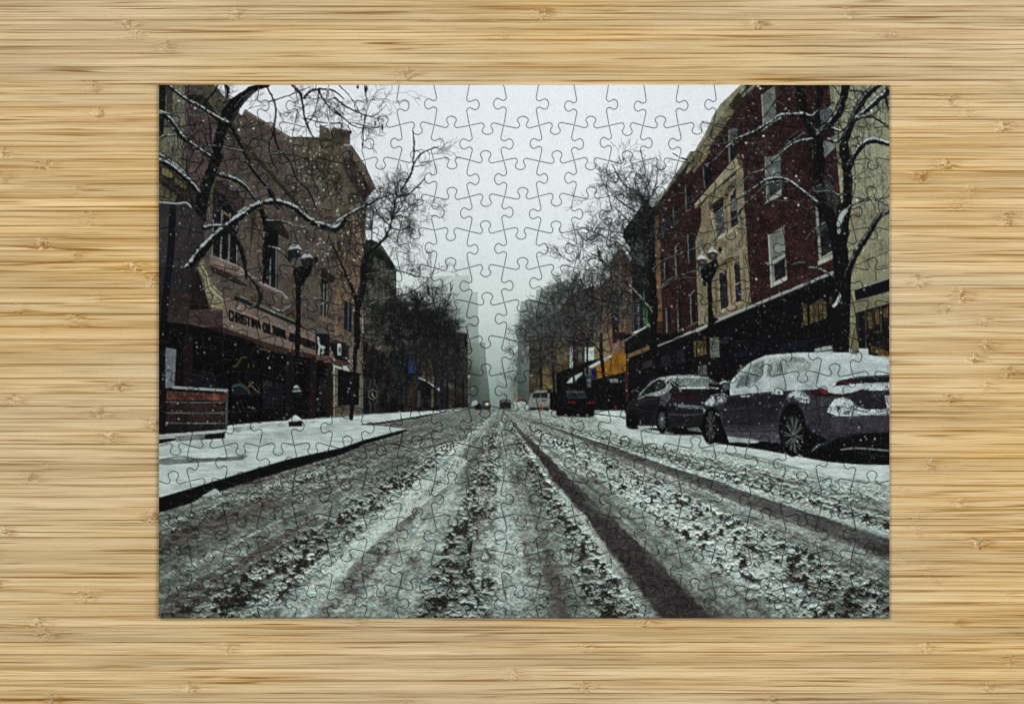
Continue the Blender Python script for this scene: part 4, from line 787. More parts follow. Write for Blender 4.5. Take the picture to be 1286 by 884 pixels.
poly('L', '930,370 1042,316 1210,312 1210,432 1060,436 1010,415 960,385', (38, 35, 45), blot=.4); poly('L', '810,420 850,370 900,358 945,372 985,405 1010,425 1060,438 1210,434 1210,476 1040,474 850,474 800,455', (150, 166, 164), tex=.5, blot=.5, rag=.16)
poly('L', '690,370 800,360 840,370 805,430 800,460 700,470', (54, 54, 60), a=.8, blot=.5, tex=.6); line('L', '850,480 900,476 1010,482', 8, (176, 190, 186)); poly('L', '1060,440 1160,438 1160,470 1080,470', (172, 186, 182), a=.6)
poly('L', '1172,348 1212,345 1212,432 1192,428', (148, 158, 158)); line('L', '1185,360 1200,405', 6, (56, 70, 92)); poly('L', '1165,350 1175,348 1192,430 1185,430', (18, 18, 22)); line('L', '1090,335 1160,330', 5, (60, 58, 68))
poly('L', '820,480 1210,480 1210,560 1000,590 880,590 830,560', (60, 58, 69), a=.85, blot=.4); poly('L', '720,500 800,490 830,640 740,664', (48, 48, 54), a=.7, blot=.5)
poly('L', '600,720 640,560 740,600 810,640 740,668 650,752', (12, 12, 15))
ell('L', 572, 560, 92, 172, (11, 11, 13), 1, .1); ell('L', 660, 640, 50, 110, (10, 10, 12), 1, .3); ell('L', 576, 602, 78, 150, (12, 12, 14), 1, .05); ell('L', 578, 605, 68, 136, (30, 31, 35), 1, .06); ell('L', 580, 608, 60, 124, (14, 14, 17), 1, .08)
for k in range(10):
    t = k*.628+.1
    for d in (-.09, .09): line('L', f'{580+12*math.cos(t):.1f},{610+22*math.sin(t):.1f} {580+58*math.cos(t+d):.1f},{608+120*math.sin(t+d):.1f}', 7, (94, 99, 99), .85, False)
ell('L', 580, 612, 14, 20, (50, 52, 56), 1, .3)
ell('L', 38, 545, 62, 130, (11, 11, 13), 1, .12); poly('L', '50,420 90,440 110,520 150,620 140,655 60,655', (12, 12, 14)); ell('L', 40, 545, 34, 108, (34, 35, 39), 1, .1); ell('L', 40, 545, 27, 92, (14, 14, 17), 1, .1)
for k in range(10):
    t = k*.628; line('L', f'{40+5*math.cos(t):.1f},{545+14*math.sin(t):.1f} {40+27*math.cos(t):.1f},{545+92*math.sin(t):.1f}', 7, (84, 89, 90), .8, False)
poly('L', '60,655 145,618 360,640 500,655 560,700 640,752 760,664 830,640 930,600 1060,592 1210,585 1210,800 1000,797 800,780 640,750 400,705 200,678', (11, 11, 14), tex=.6); poly('L', '148,618 250,625 368,645 330,656 160,650', (142, 156, 152)); poly('L', '800,660 850,625 960,605 1210,585 1210,690 1000,680', (14, 14, 17))
line('L', '890,698 1000,690 1200,706', 9, (116, 120, 122), .9); line('L', '1000,720 1190,745', 5, (52, 56, 58), .7); line('L', '735,662 800,662 850,625 960,605', 5, (66, 64, 76), .8)
ell('L', 132, 288, 38, 36, (24, 24, 28)); ell('L', 138, 290, 27, 22, (74, 80, 82), 1, .3); line('L', '100,268 130,254 160,260', 9, (156, 168, 166)); poly('L', '-40,228 30,232 95,270 60,275 0,250 -40,245', (92, 104, 102), a=.8); poly('L', '-40,288 90,296 90,302 -40,298', (150, 164, 162))

# ---- falling snow ----------------------------------------------------------
lum = img.mean(2)
def flakes(n, x0, x1, y0, y1, r0, r1, a0, a1, col=(190, 200, 200)):
    for _ in range(n):
        x = rng.uniform(x0, x1); y = rng.uniform(y0, y1)
        if lum[min(IH-1, max(0, int((y-OY)*SS))), min(IW-1, max(0, int((x-OX)*SS)))] > 135: continue
        r = rng.uniform(r0, r1)
        dab(x, y, r, r*rng.uniform(.9, 1.5), col, rng.uniform(a0, a1), .9)
flakes(2600, 199, 460, 106, 545, .45, 1., .15, .5); flakes(3800, 760, 1118, 106, 590, .45, 1., .15, .55); flakes(1500, 460, 760, 300, 515, .4, .85, .15, .5)
flakes(260, 199, 460, 150, 540, .9, 1.5, .4, .9); flakes(380, 830, 1118, 106, 560, .9, 1.5, .4, .95); flakes(120, 370, 460, 180, 330, .8, 1.5, .6, 1)
flakes(90, 760, 830, 300, 560, .8, 1.3, .4, .8)
for z, x, y in (('D', 527, 202), ('D', 385, 378), ('D', 270, 425), ('D', 527, 785), ('D', 597, 642), ('D', 1088, 213), ('D', 996, 797), ('D', 363, 70), ('D', 350, 55), ('D', 612, 830), ('H', 336, 445), ('A', 180, 150), ('A', 285, 200), ('A', 572, 340), ('A', 668, 330), ('A', 910, 413), ('W', 512, 682), ('V', 1228, 45), ('R', 155, 285), ('R', 490, 657)):
    ell(z, x, y, 9, 10, (206, 216, 214), 1, .8)
# the print is slightly desaturated and deep in its shadows
gy = img.mean(2, keepdims=True)
img[:] = gy + (img-gy)*.80
low = np.clip(1-gy/150, 0, 1)
img *= 1-.28*low
# print: slight grain, and the tonal roll-off of the paper
img *= (1+.10*(rng.random((IH, IW, 1)).astype(np.float32)-.5))
np.clip(img, 0, 255, out=img)
def blur3(q, n):
    for _ in range(n):
        p = np.pad(q, ((1, 1), (1, 1), (0, 0)), 'edge'); q = (p[:-2, 1:-1]+p[2:, 1:-1]+2*p[1:-1, 1:-1])/4
        p = np.pad(q, ((1, 1), (1, 1), (0, 0)), 'edge'); q = (p[1:-1, :-2]+p[1:-1, 2:]+2*p[1:-1, 1:-1])/4
    return q
PRINT = img.reshape(PH, SS, PW, SS, 3).mean((1, 3))
PRINT = np.clip(PRINT + .75*(PRINT-blur3(PRINT, 2)), 0, 255)      # printed crisply

# ===========================================================================
# THE SCENE
# ===========================================================================
import bpy, time
from mathutils import Vector
from mathutils.geometry import delaunay_2d_cdt
U = 0.0004                                   # metres per sheet unit
TOP = 0.0019                                 # thickness of the puzzle board
scene = bpy.context.scene
col = scene.collection
for o in list(bpy.data.objects): bpy.data.objects.remove(o)
def wx(x): return (x-643.)*U
def wy(y): return (442.-y)*U

def lin(c):
    c = np.asarray(c, np.float64)/255.
    return np.where(c <= .04045, c/12.92, ((c+.055)/1.055)**2.4)

# ---- node helpers -----------------------------------------------------------
class NT:
    def __init__(s, mat): s.t = mat.node_tree; s.n = s.t.nodes; s.l = s.t.links
    def put(s, v, sock):
        if v is None: return
        if isinstance(v, (int, float)): sock.default_value = v
        elif isinstance(v, (tuple, list)): sock.default_value = tuple(v)
        else: s.l.new(v, sock)
    def m(s, op, a, b=None, c=None, clamp=False):
        n = s.n.new('ShaderNodeMath'); n.operation = op; n.use_clamp = clamp
        for i, v in enumerate((a, b, c)): s.put(v, n.inputs[i])
        return n.outputs[0]
    def attr(s, name):
        n = s.n.new('ShaderNodeAttribute'); n.attribute_name = name; return n
    def xyz(s, x, y, z):
        n = s.n.new('ShaderNodeCombineXYZ')
        for i, v in enumerate((x, y, z)): s.put(v, n.inputs[i])
        return n.outputs[0]
    def noise(s, vec, scale=1., detail=2., rough=.5, dist=0.):
        n = s.n.new('ShaderNodeTexNoise'); s.put(vec, n.inputs['Vector']); n.inputs['Scale'].default_value = scale
        n.inputs['Detail'].default_value = detail; n.inputs['Roughness'].default_value = rough; n.inputs['Distortion'].default_value = dist
        return n.outputs['Fac']
    def step(s, v, a, b, lo=0., hi=1.):
        n = s.n.new('ShaderNodeMapRange'); n.interpolation_type = 'SMOOTHSTEP'; s.put(v, n.inputs[0])
        for i, q in enumerate((a, b, lo, hi)): n.inputs[i+1].default_value = q
        return n.outputs[0]
    def mix(s, f, a, b, mode='MIX'):
        n = s.n.new('ShaderNodeMix'); n.data_type = 'RGBA'; n.blend_type = mode
        s.put(f, n.inputs[0])
        for i, v in ((6, a), (7, b)):
            if isinstance(v, tuple): v = tuple(v)+(1.,) if len(v) == 3 else v
            s.put(v, n.inputs[i])
        return n.outputs[2]
def material(name):
    m = bpy.data.materials.new(name); m.use_nodes = True
    return m, NT(m), m.node_tree.nodes['Principled BSDF']
def srgb(*c): return tuple(float(v) for v in lin(c))

# ---- bamboo ------------------------------------------------------------------
bam, t, bs = material('bamboo_board')
geo = t.n.new('ShaderNodeTexCoord'); sp = t.n.new('ShaderNodeSeparateXYZ'); t.l.new(geo.outputs['Object'], sp.inputs[0])
X = t.m('DIVIDE', sp.outputs[0], U); Y = t.m('DIVIDE', sp.outputs[1], U)
kd = t.attr('knot_distance').outputs['Fac']; sv = t.attr('across').outputs['Fac']; tone = t.attr('tone').outputs['Fac']; seed = t.attr('seed').outputs['Fac']
SZ = t.m('MULTIPLY', seed, 37.)
def bell(v, w): return t.m('POWER', 2.718, t.m('MULTIPLY', t.m('POWER', t.m('ABSOLUTE', t.m('DIVIDE', v, w)), 2.), -1.))
ks_ = t.attr('knot_strength').outputs['Fac']
near = t.m('MULTIPLY', bell(kd, 11.), ks_)
wide = t.m('MULTIPLY', bell(kd, 38.), ks_)
w1 = t.m('SUBTRACT', t.noise(t.xyz(t.m('DIVIDE', X, 9.), t.m('DIVIDE', Y, 7.), SZ), 1, 2), .5)
w2 = t.m('SUBTRACT', t.noise(t.xyz(t.m('DIVIDE', X, 110.), t.m('DIVIDE', Y, 16.), SZ), 1, 2), .5)
w3 = t.m('SUBTRACT', t.noise(t.xyz(t.m('DIVIDE', X, 32.), t.m('DIVIDE', Y, 9.), SZ), 1, 2), .5)
Yw = t.m('ADD', t.m('ADD', Y, t.m('MULTIPLY', w2, 2.6)), t.m('ADD', t.m('MULTIPLY', t.m('MULTIPLY', w1, near), 15.), t.m('MULTIPLY', t.m('MULTIPLY', w3, wide), 5.)))
def fib(lx, ly, off=0., det=2., rough=.5): return t.noise(t.xyz(t.m('DIVIDE', X, lx), t.m('DIVIDE', Yw, ly), t.m('ADD', SZ, off)), 1, det, rough)
f1 = fib(380., 2.6, 0., 3., .5); f2 = fib(170., 1.5, 5., 2.); f3 = fib(60., 1.0, 9., 2.); f4 = fib(420., 7., 13., 2.)
f5 = fib(170., 2.0, 17., 2., .5); pore = fib(7., .8, 23., 1.)
cl, cm_, cd, cdd = srgb(228, 207, 168), srgb(213, 188, 145), srgb(171, 135, 85), srgb(130, 93, 45)
c = t.mix(t.step(f4, .35, .66), cm_, cl)
c = t.mix(t.m('MULTIPLY', t.step(f1, .51, .68), .48), c, cd)
c = t.mix(t.m('MULTIPLY', t.step(f2, .50, .70), .46), c, cd)
c = t.mix(t.m('MULTIPLY', t.step(f2, .48, .28), .35), c, srgb(230, 208, 168))
streak = t.m('MULTIPLY', t.step(f5, .575, .66), t.step(t.noise(t.xyz(t.m('DIVIDE', X, 240.), t.m('DIVIDE', Y, 9.), SZ), 1, 2), .44, .62))
c = t.mix(t.m('MULTIPLY', streak, .5), c, cdd)
c = t.mix(t.m('MULTIPLY', t.step(f3, .45, .75), .22), c, srgb(160, 122, 74))
c = t.mix(t.m('MULTIPLY', t.step(pore, .60, .78), .22), c, srgb(140, 104, 60))
f6 = fib(800., 5.5, 41., 1.); f7 = fib(480., 3.2, 47., 1.)
gate = t.step(t.noise(t.xyz(t.m('DIVIDE', X, 210.), t.m('DIVIDE', Y, 5.), t.m('ADD', SZ, 60.)), 1, 2), .42, .6)
ln1 = t.m('MULTIPLY', t.step(t.m('ABSOLUTE', t.m('SUBTRACT', f6, .52)), .034, .012), gate)
ln2 = t.m('MULTIPLY', t.step(t.m('ABSOLUTE', t.m('SUBTRACT', f7, .47)), .032, .006), t.m('SUBTRACT', 1., gate))
c = t.mix(t.m('MULTIPLY', ln1, .92), c, srgb(132, 92, 40))
c = t.mix(t.m('MULTIPLY', ln2, .75), c, srgb(148, 108, 54))
spk = t.noise(t.xyz(t.m('DIVIDE', X, 2.2), t.m('DIVIDE', Y, 1.1), 8.), 1, 2, .7)
c = t.mix(t.step(spk, .35, .7, 0., .16), c, srgb(150, 118, 74))
# seams: a thin glue line of varying depth
ed = t.m('MINIMUM', sv, t.m('SUBTRACT', 1., sv))
sn = t.noise(t.xyz(t.m('DIVIDE', X, 130.), t.m('DIVIDE', Y, 14.), 3.), 1, 3)
seamw = t.m('MULTIPLY', t.step(ed, .055, .015), t.step(sn, .40, .56, .15, 1.))
seamw2 = t.m('MULTIPLY', t.step(ed, .14, .0), .22)
c = t.mix(t.m('MULTIPLY', seamw, .9), c, srgb(112, 76, 32))
c = t.mix(seamw2, c, srgb(170, 128, 72))
# nodes of the cane: torn pale fibres with a brown shadow of denser tissue beside them
kn = t.noise(t.xyz(t.m('DIVIDE', X, 2.6), t.m('DIVIDE', Yw, 1.6), SZ), 1, 3, .6)
inner = t.m('SUBTRACT', 1., t.step(ed, .22, .02))
smudge = t.m('MULTIPLY', t.m('MULTIPLY', bell(t.m('SUBTRACT', kd, 6.), 15.), inner), t.step(fib(16., 2.6, 31.), .42, .66))
c = t.mix(t.m('MULTIPLY', smudge, t.m('MULTIPLY', ks_, .9)), c, srgb(146, 104, 56))
kw = t.m('ADD', kd, t.m('MULTIPLY', w1, 26.))
ridge = t.m('MULTIPLY', t.m('MULTIPLY', bell(kw, 4.6), t.step(kn, .50, .66)), ks_)
c = t.mix(t.m('MULTIPLY', ridge, .7), c, srgb(240, 224, 190))
rd = t.m('MULTIPLY', bell(t.m('SUBTRACT', kw, 4.), 3.), t.step(kn, .54, .4))
c = t.mix(t.m('MULTIPLY', rd, t.m('MULTIPLY', ks_, .75)), c, srgb(128, 92, 50))
# strip tone and board-wide drift of colour
reg = t.noise(t.xyz(t.m('DIVIDE', X, 260.), t.m('DIVIDE', Y, 22.), 77.), 1, 3)
tv = t.m('ADD', t.m('ADD', t.m('MULTIPLY', tone, .20), t.m('MULTIPLY', reg, .5)), .65)
hsv = t.n.new('ShaderNodeHueSaturation'); t.put(c, hsv.inputs['Color']); t.put(tv, hsv.inputs['Value'])
t.put(t.step(t.noise(t.xyz(t.m('DIVIDE', X, 500.), t.m('DIVIDE', Y, 300.), 0.), 1, 1), .3, .7, .98, 1.2), hsv.inputs['Saturation'])
t.l.new(hsv.outputs[0], bs.inputs['Base Color'])
bs.inputs['Roughness'].default_value = .55
bs.inputs['Specular IOR Level'].default_value = .25
bp = t.n.new('ShaderNodeBump'); bp.inputs['Strength'].default_value = .35; bp.inputs['Distance'].default_value = .0003
hh = t.m('ADD', t.m('ADD', t.m('MULTIPLY', f2, .5), t.m('MULTIPLY', f3, .5)), t.m('SUBTRACT', t.m('MULTIPLY', t.m('MULTIPLY', kn, near), 1.3), t.m('MULTIPLY', seamw, 1.)))
t.put(hh, bp.inputs['Height']); t.l.new(bp.outputs[0], bs.inputs['Normal'])

SEAMS = [-9, 8, 25, 37, 50, 67, 84, 101, 118, 134.6, 150, 167, 184, 200, 214.6, 231, 248, 265, 284, 298, 314.6, 329, 343, 361.5, 381, 394, 411, 427, 443, 458, 475,
         494, 510, 526, 542, 558, 575, 592, 609, 624, 640, 660, 675, 692, 708, 725, 742, 758.5, 775, 788, 807, 822.5, 839, 855, 871, 888, 905]
KNOTS = [(290, 4), (675, 4), (1062, 4), (295, 20), (680, 20), (1065, 18), (158, 32), (567, 32), (950, 32), (630, 44), (170, 43), (1117, 46), (205, 58), (590, 58), (1018, 56), (22, 73), (480, 74), (912, 73),
         (72, 97), (510, 90), (983, 90), (497, 108), (895, 105), (15, 124), (120, 140), (1214, 141), (1258, 157), (1155, 187), (1156, 220), (1250, 302), (1195, 320), (1152, 350), (1205, 368), (1236, 400),
         (1222, 450), (1265, 466), (1237, 483), (1182, 532), (1167, 585), (1135, 612), (1208, 627), (1152, 650), (1150, 672), (1230, 690), (1138, 705), (55, 205), (93, 238), (15, 255), (110, 272), (187, 357),
         (122, 370), (135, 453), (148, 486), (15, 500), (122, 518), (190, 535), (55, 585), (33, 603), (28, 632), (188, 647), (283, 812), (28, 827), (185, 844), (235, 859), (62, 878), (463, 798), (733, 812),
         (434, 830), (643, 845), (732, 861), (505, 878), (965, 790), (1160, 810), (864, 828), (1130, 842), (1240, 857), (967, 878)]
r2 = np.random.default_rng(5)
seams = list(SEAMS)
while seams[0] > -420: seams.insert(0, seams[0]-16.7+r2.uniform(-1, 1))
while seams[-1] < 1320: seams.append(seams[-1]+16.7+r2.uniform(-1, 1))
X0, X1 = -560., 1850.
vs, fs, kdv, svv, tnv, sdv, ksv = [], [], [], [], [], [], []
for i in range(len(seams)-1):
    ya, yb = seams[i], seams[i+1]
    ks = sorted(k[0] for k in KNOTS if ya <= k[1] < yb) or [r2.uniform(0, 390)+300]
    while ks[0] > X0-400: ks.insert(0, ks[0]-r2.uniform(360, 410))
    while ks[-1] < X1+400: ks.append(ks[-1]+r2.uniform(360, 410))
    kk = []
    for q in ks:                                       # fill gaps longer than one internode
        while kk and q-kk[-1] > 520: kk.append(kk[-1]+r2.uniform(365, 405))
        if not kk or q-kk[-1] > 60: kk.append(q)
    tn, sd = r2.random(), r2.random()
    for j in range(1, len(kk)-1):
        a = (kk[j-1]+kk[j])/2; b = (kk[j]+kk[j+1])/2; kst = float(np.clip(r2.uniform(-.15, 1.15), .05, 1))
        for xa, xb in ((a, kk[j]), (kk[j], b)):
            xa2, xb2 = max(xa, X0), min(xb, X1)
            if xa2 >= xb2: continue
            n0 = len(vs)
            vs += [(wx(xa2), wy(yb), 0), (wx(xb2), wy(yb), 0), (wx(xb2), wy(ya), 0), (wx(xa2), wy(ya), 0)]
            fs.append((n0, n0+1, n0+2, n0+3))
            kdv += [xa2-kk[j], xb2-kk[j], xb2-kk[j], xa2-kk[j]]; svv += [1, 1, 0, 0]; tnv += [tn]*4; sdv += [sd]*4; ksv += [kst]*4
# the sides and underside of the board
ya, yb = seams[0], seams[-1]; n0 = len(vs); TH = -.022
vs += [(wx(X0), wy(yb), 0), (wx(X1), wy(yb), 0), (wx(X1), wy(ya), 0), (wx(X0), wy(ya), 0), (wx(X0), wy(yb), TH), (wx(X1), wy(yb), TH), (wx(X1), wy(ya), TH), (wx(X0), wy(ya), TH)]
for q in ((0, 4, 5, 1), (1, 5, 6, 2), (2, 6, 7, 3), (3, 7, 4, 0), (7, 6, 5, 4)):
    fs.append(tuple(n0+k for k in q)); kdv += [150]*4; svv += [.5]*4; tnv += [.5]*4; sdv += [.3]*4; ksv += [0]*4
me = bpy.data.meshes.new('tabletop'); me.from_pydata(vs, [], fs)
for nm, vals in (('knot_distance', kdv), ('across', svv), ('tone', tnv), ('seed', sdv), ('knot_strength', ksv)):
    at = me.attributes.new(nm, 'FLOAT', 'CORNER'); at.data.foreach_set('value', np.array(vals, np.float32))
me.materials.append(bam)
table = bpy.data.objects.new('tabletop', me); col.objects.link(table)
table['kind'] = 'structure'; table['label'] = 'pale bamboo tabletop of narrow horizontal laminated strips under the jigsaw puzzle'

# ---- puzzle pieces -----------------------------------------------------------
face, t, bs = material('printed_card')
at = t.attr('print'); t.l.new(at.outputs['Color'], bs.inputs['Base Color'])
bs.inputs['Roughness'].default_value = .6; bs.inputs['Specular IOR Level'].default_value = .03
tc = t.n.new('ShaderNodeTexCoord'); bp = t.n.new('ShaderNodeBump'); bp.inputs['Strength'].default_value = .12; bp.inputs['Distance'].default_value = .0001
t.put(t.noise(tc.outputs['Object'], 1600, 3), bp.inputs['Height']); t.l.new(bp.outputs[0], bs.inputs['Normal'])
card, t, bs = material('grey_cardboard')
tc = t.n.new('ShaderNodeTexCoord')
t.put(t.mix(t.noise(tc.outputs['Object'], 1500, 3), srgb(84, 92, 98), srgb(120, 126, 130)), bs.inputs['Base Color']); bs.inputs['Roughness'].default_value = .9; bs.inputs['Specular IOR Level'].default_value = .1

NC, NR = 21, 15
LX, RX, TY, BY = 199., 1117.6, 106.5, 776.
vx = [LX]+[238.2+43.85*k for k in range(20)]+[RX]
vyy = [TY, 157.6, 202, 247, 290, 336, 380, 425.5, 469.5, 514, 560, 604, 649, 693.6, 738.4, BY]
rp = np.random.default_rng(3)
node = {}
for r in range(NR+1):
    for c_ in range(NC+1):
        jx = 0 if c_ in (0, NC) else rp.uniform(-.9, .9); jy = 0 if r in (0, NR) else rp.uniform(-.9, .9)
        node[r, c_] = (vx[c_]+jx, vyy[r]+jy)
HALF = [(8.2, -3.3), (6.6, -3.05), (5.2, -2.2), (4.2, -.4), (4.1, 1.5), (5.2, 3.6), (6.3, 5.7), (6.45, 7.6), (5.5, 9.5), (3.6, 10.9), (1.6, 11.6)]
def catmull(p, n=3):
    q = [p[0]]+p+[p[-1]]; out = []
    for i in range(1, len(q)-2):
        for j in range(n):
            s = j/n
            out.append(tuple(.5*(2*q[i][k]+(q[i+1][k]-q[i-1][k])*s+(2*q[i-1][k]-5*q[i][k]+4*q[i+1][k]-q[i+2][k])*s*s+(3*q[i][k]-q[i-1][k]-3*q[i+1][k]+q[i+2][k])*s**3) for k in range(2)))
    out.append(p[-1]); return out
def edge(a, b, sgn, free0=False, free1=False):
    """cut from node a to node b with one knob; sgn picks the side the knob points to"""
    dx, dy = b[0]-a[0], b[1]-a[1]; L = math.hypot(dx, dy); ex, ey = dx/L, dy/L; nx, ny = -ey, ex
    m = L*.5+rp.uniform(-2., 2.); kx = rp.uniform(.93, 1.05); ky = rp.uniform(.92, 1.06)
    if free0: m = L*.52
    base = [(m-k[0]*kx, k[1]*ky) for k in HALF]+[(m, 11.9*ky)]+[(m+k[0]*kx, k[1]*ky) for k in HALF[::-1]]
    st = base[0]; en = base[-1]
    f0 = [(st[0]*s, st[1]*(s**.95)) for s in (0, .25, .5, .75)]
    f1 = [(en[0]+(L-en[0])*s, en[1]*(1-s)**.95) for s in (.25, .5, .75, 1)]
    pts = f0[:-1]+catmull([f0[-1]]+base+[f1[0]], 3)+f1[1:]
    return [(a[0]+ex*p+nx*q*sgn, a[1]+ey*p+ny*q*sgn) for p, q in pts]
hedge, vedge = {}, {}
for r in range(NR+1):
    for c_ in range(NC):
        a, b = node[r, c_], node[r, c_+1]
        if r in (0, NR): hedge[r, c_] = [(a[0]+(b[0]-a[0])*s/24, a[1]) for s in range(25)]
        else:
            sg = 1 if (r+c_) % 2 == 0 else -1              # +: knob points down the picture
            if (r, c_) in ((4, 7), (10, 3), (9, 1), (12, 6), (7, 17)): sg = -sg
            hedge[r, c_] = edge(a, b, sg)
for c_ in range(NC+1):
    for r in range(NR):
        a, b = node[r, c_], node[r+1, c_]
        if c_ in (0, NC): vedge[r, c_] = [(a[0], a[1]+(b[1]-a[1])*s/24) for s in range(25)]
        else:
            sg = 1 if (r+c_) % 2 else -1                   # +: knob points right
            if (r, c_) in ((8, 4), (11, 9), (6, 18)): sg = -sg
            vedge[r, c_] = edge(a, b, -sg)

LIN = lin(PRINT).astype(np.float32)
def sample(x, y):
    fx = np.clip(x-OX-.5, 0, PW-1.001); fy = np.clip(y-OY-.5, 0, PH-1.001)
    ix = fx.astype(int); iy = fy.astype(int); fx = (fx-ix)[:, None]; fy = (fy-iy)[:, None]
    return (LIN[iy, ix]*(1-fx)+LIN[iy, ix+1]*fx)*(1-fy)+(LIN[iy+1, ix]*(1-fx)+LIN[iy+1, ix+1]*fx)*fy
def offset(P_, d):
    n = len(P_); Q = np.array(P_); prv = np.roll(Q, 1, 0); nxt = np.roll(Q, -1, 0)
    tt = nxt-prv; tt /= np.linalg.norm(tt, axis=1, keepdims=True)+1e-9
    return Q+np.stack([-tt[:, 1], tt[:, 0]], 1)*d           # loop runs so that its inside lies on this side
def inside(px, py, Q):
    xa, ya = Q[:, 0], Q[:, 1]; xb, yb = np.roll(xa, -1), np.roll(ya, -1)
    cnd = (ya[None] > py[:, None]) != (yb[None] > py[:, None])
    with np.errstate(divide='ignore', invalid='ignore'):
        xi = (xb-xa)[None]*(py[:, None]-ya[None])/np.where(yb == ya, 1e-9, yb-ya)[None]+xa[None]
    return (np.sum(cnd & (px[:, None] < xi), 1) % 2) == 1
STEP = .88
def piece_mesh(r, c_, cx, cy):
    loop = hedge[r, c_][:-1]+vedge[r, c_+1][:-1]+hedge[r+1, c_][::-1][:-1]+vedge[r, c_][::-1][:-1]
    keep = [loop[0]]
    for p in loop[1:]:
        if math.hypot(p[0]-keep[-1][0], p[1]-keep[-1][1]) > .35: keep.append(p)
    L0 = np.array(keep)
    lo, mid, up = offset(L0, .02), offset(L0, .38), offset(L0, 1.1)
    n = len(L0)
    x0, y0 = up.min(0); x1, y1 = up.max(0)
    # quads on the regular lattice wherever a whole cell lies well inside, triangles along the cut
    gx = np.arange(math.floor(x0), math.ceil(x1)+STEP, STEP); gy = np.arange(math.floor(y0), math.ceil(y1)+STEP, STEP)
    mx, my = np.meshgrid(gx, gy); fxx, fyy = mx.ravel(), my.ravel()
    ins = inside(fxx, fyy, up)
    idx = np.where(ins)[0]
    d = np.full(len(fxx), 9.)
    d[idx] = np.sqrt(((fxx[idx, None]-up[None, :, 0])**2+(fyy[idx, None]-up[None, :, 1])**2).min(1))
    ok = (ins & (d > .75)).reshape(mx.shape)
    cell = ok[:-1, :-1] & ok[1:, :-1] & ok[:-1, 1:] & ok[1:, 1:]
    used = np.zeros_like(ok); used[:-1, :-1] |= cell; used[1:, :-1] |= cell; used[:-1, 1:] |= cell; used[1:, 1:] |= cell
    deep = np.zeros_like(ok)                                # lattice points wrapped by four full cells
    deep[1:-1, 1:-1] = cell[:-1, :-1] & cell[1:, :-1] & cell[:-1, 1:] & cell[1:, 1:]
    gid = -np.ones(ok.shape, int); sel = ok; gid[sel] = np.arange(sel.sum())+3*n
    gp = np.stack([mx[sel], my[sel]], 1)
    # ring triangulation: outline + lattice points that are not wrapped, with the boundary of the quads as constraints
    ring = sel & ~deep
    rid = gid[ring]; rpnt = np.stack([mx[ring], my[ring]], 1)
    pts = [Vector((float(a), float(b))) for a, b in up]+[Vector((float(a), float(b))) for a, b in rpnt]
    back = list(range(2*n, 3*n))+list(rid)
    loc = {g: k+n for k, g in enumerate(rid)}
    cons = [(k, (k+1) % n) for k in range(n)]
    h, w = cell.shape
    cellp = np.zeros((h+2, w+2), bool); cellp[1:-1, 1:-1] = cell
    for i in range(h):
        for j in range(w):
            if not cell[i, j]: continue
            if not cellp[i, j+1]: cons.append((loc[gid[i, j]], loc[gid[i, j+1]]))
            if not cellp[i+2, j+1]: cons.append((loc[gid[i+1, j]], loc[gid[i+1, j+1]]))
            if not cellp[i+1, j]: cons.append((loc[gid[i, j]], loc[gid[i+1, j]]))
            if not cellp[i+1, j+2]: cons.append((loc[gid[i, j+1]], loc[gid[i+1, j+1]]))
    ov, oe, of, orig, _, _ = delaunay_2d_cdt(pts, cons, [], 1, 1e-5)
    mp = {}
    for k, o in enumerate(orig):
        mp[k] = back[o[0]] if len(o) else None
    faces = []
    ia, ja = np.where(cell)
    for i, j in zip(ia, ja): faces.append((gid[i, j], gid[i+1, j], gid[i+1, j+1], gid[i, j+1]))
    for f in of:
        q = [mp[k] for k in f]
        if None in q: continue
        mxx = sum(ov[k][0] for k in f)/3; myy = sum(ov[k][1] for k in f)/3
        i = int((myy-gy[0])//STEP); j = int((mxx-gx[0])//STEP)
        if 0 <= i < h and 0 <= j < w and cell[i, j]: continue
        faces.append((q[0], q[2], q[1]) )
    ntop = len(faces)
    for k in range(n):
        l = (k+1) % n
        faces.append((2*n+k, 2*n+l, n+l, n+k))
    nrim = len(faces)
    for k in range(n):
        l = (k+1) % n
        faces.append((n+k, n+l, l, k))
    faces.append(tuple(range(n)))
    XY = np.concatenate([lo, mid, up, gp])
    Z = np.concatenate([np.full(n, .00001), np.full(n, TOP-.00036), np.full(n, TOP), np.full(len(gp), TOP)])
    co = np.stack([(XY[:, 0]-cx)*U, (cy-XY[:, 1])*U, Z], 1)
    me = bpy.data.meshes.new('puzzle_piece'); me.from_pydata(co.tolist(), [], faces)
    rgb = sample(XY[:, 0], XY[:, 1])
    ca = me.color_attributes.new('print', 'FLOAT_COLOR', 'POINT')
    ca.data.foreach_set('color', np.concatenate([rgb, np.ones((len(rgb), 1))], 1).astype(np.float32).ravel())
    me.materials.append(face); me.materials.append(card)
    mi = np.zeros(len(faces), np.int32); mi[nrim:] = 1
    me.polygons.foreach_set('material_index', mi)
    me.update()
    return me
ORD = 'first second third fourth fifth sixth seventh eighth ninth tenth eleventh twelfth thirteenth fourteenth fifteenth sixteenth seventeenth eighteenth nineteenth twentieth twenty-first'.split()
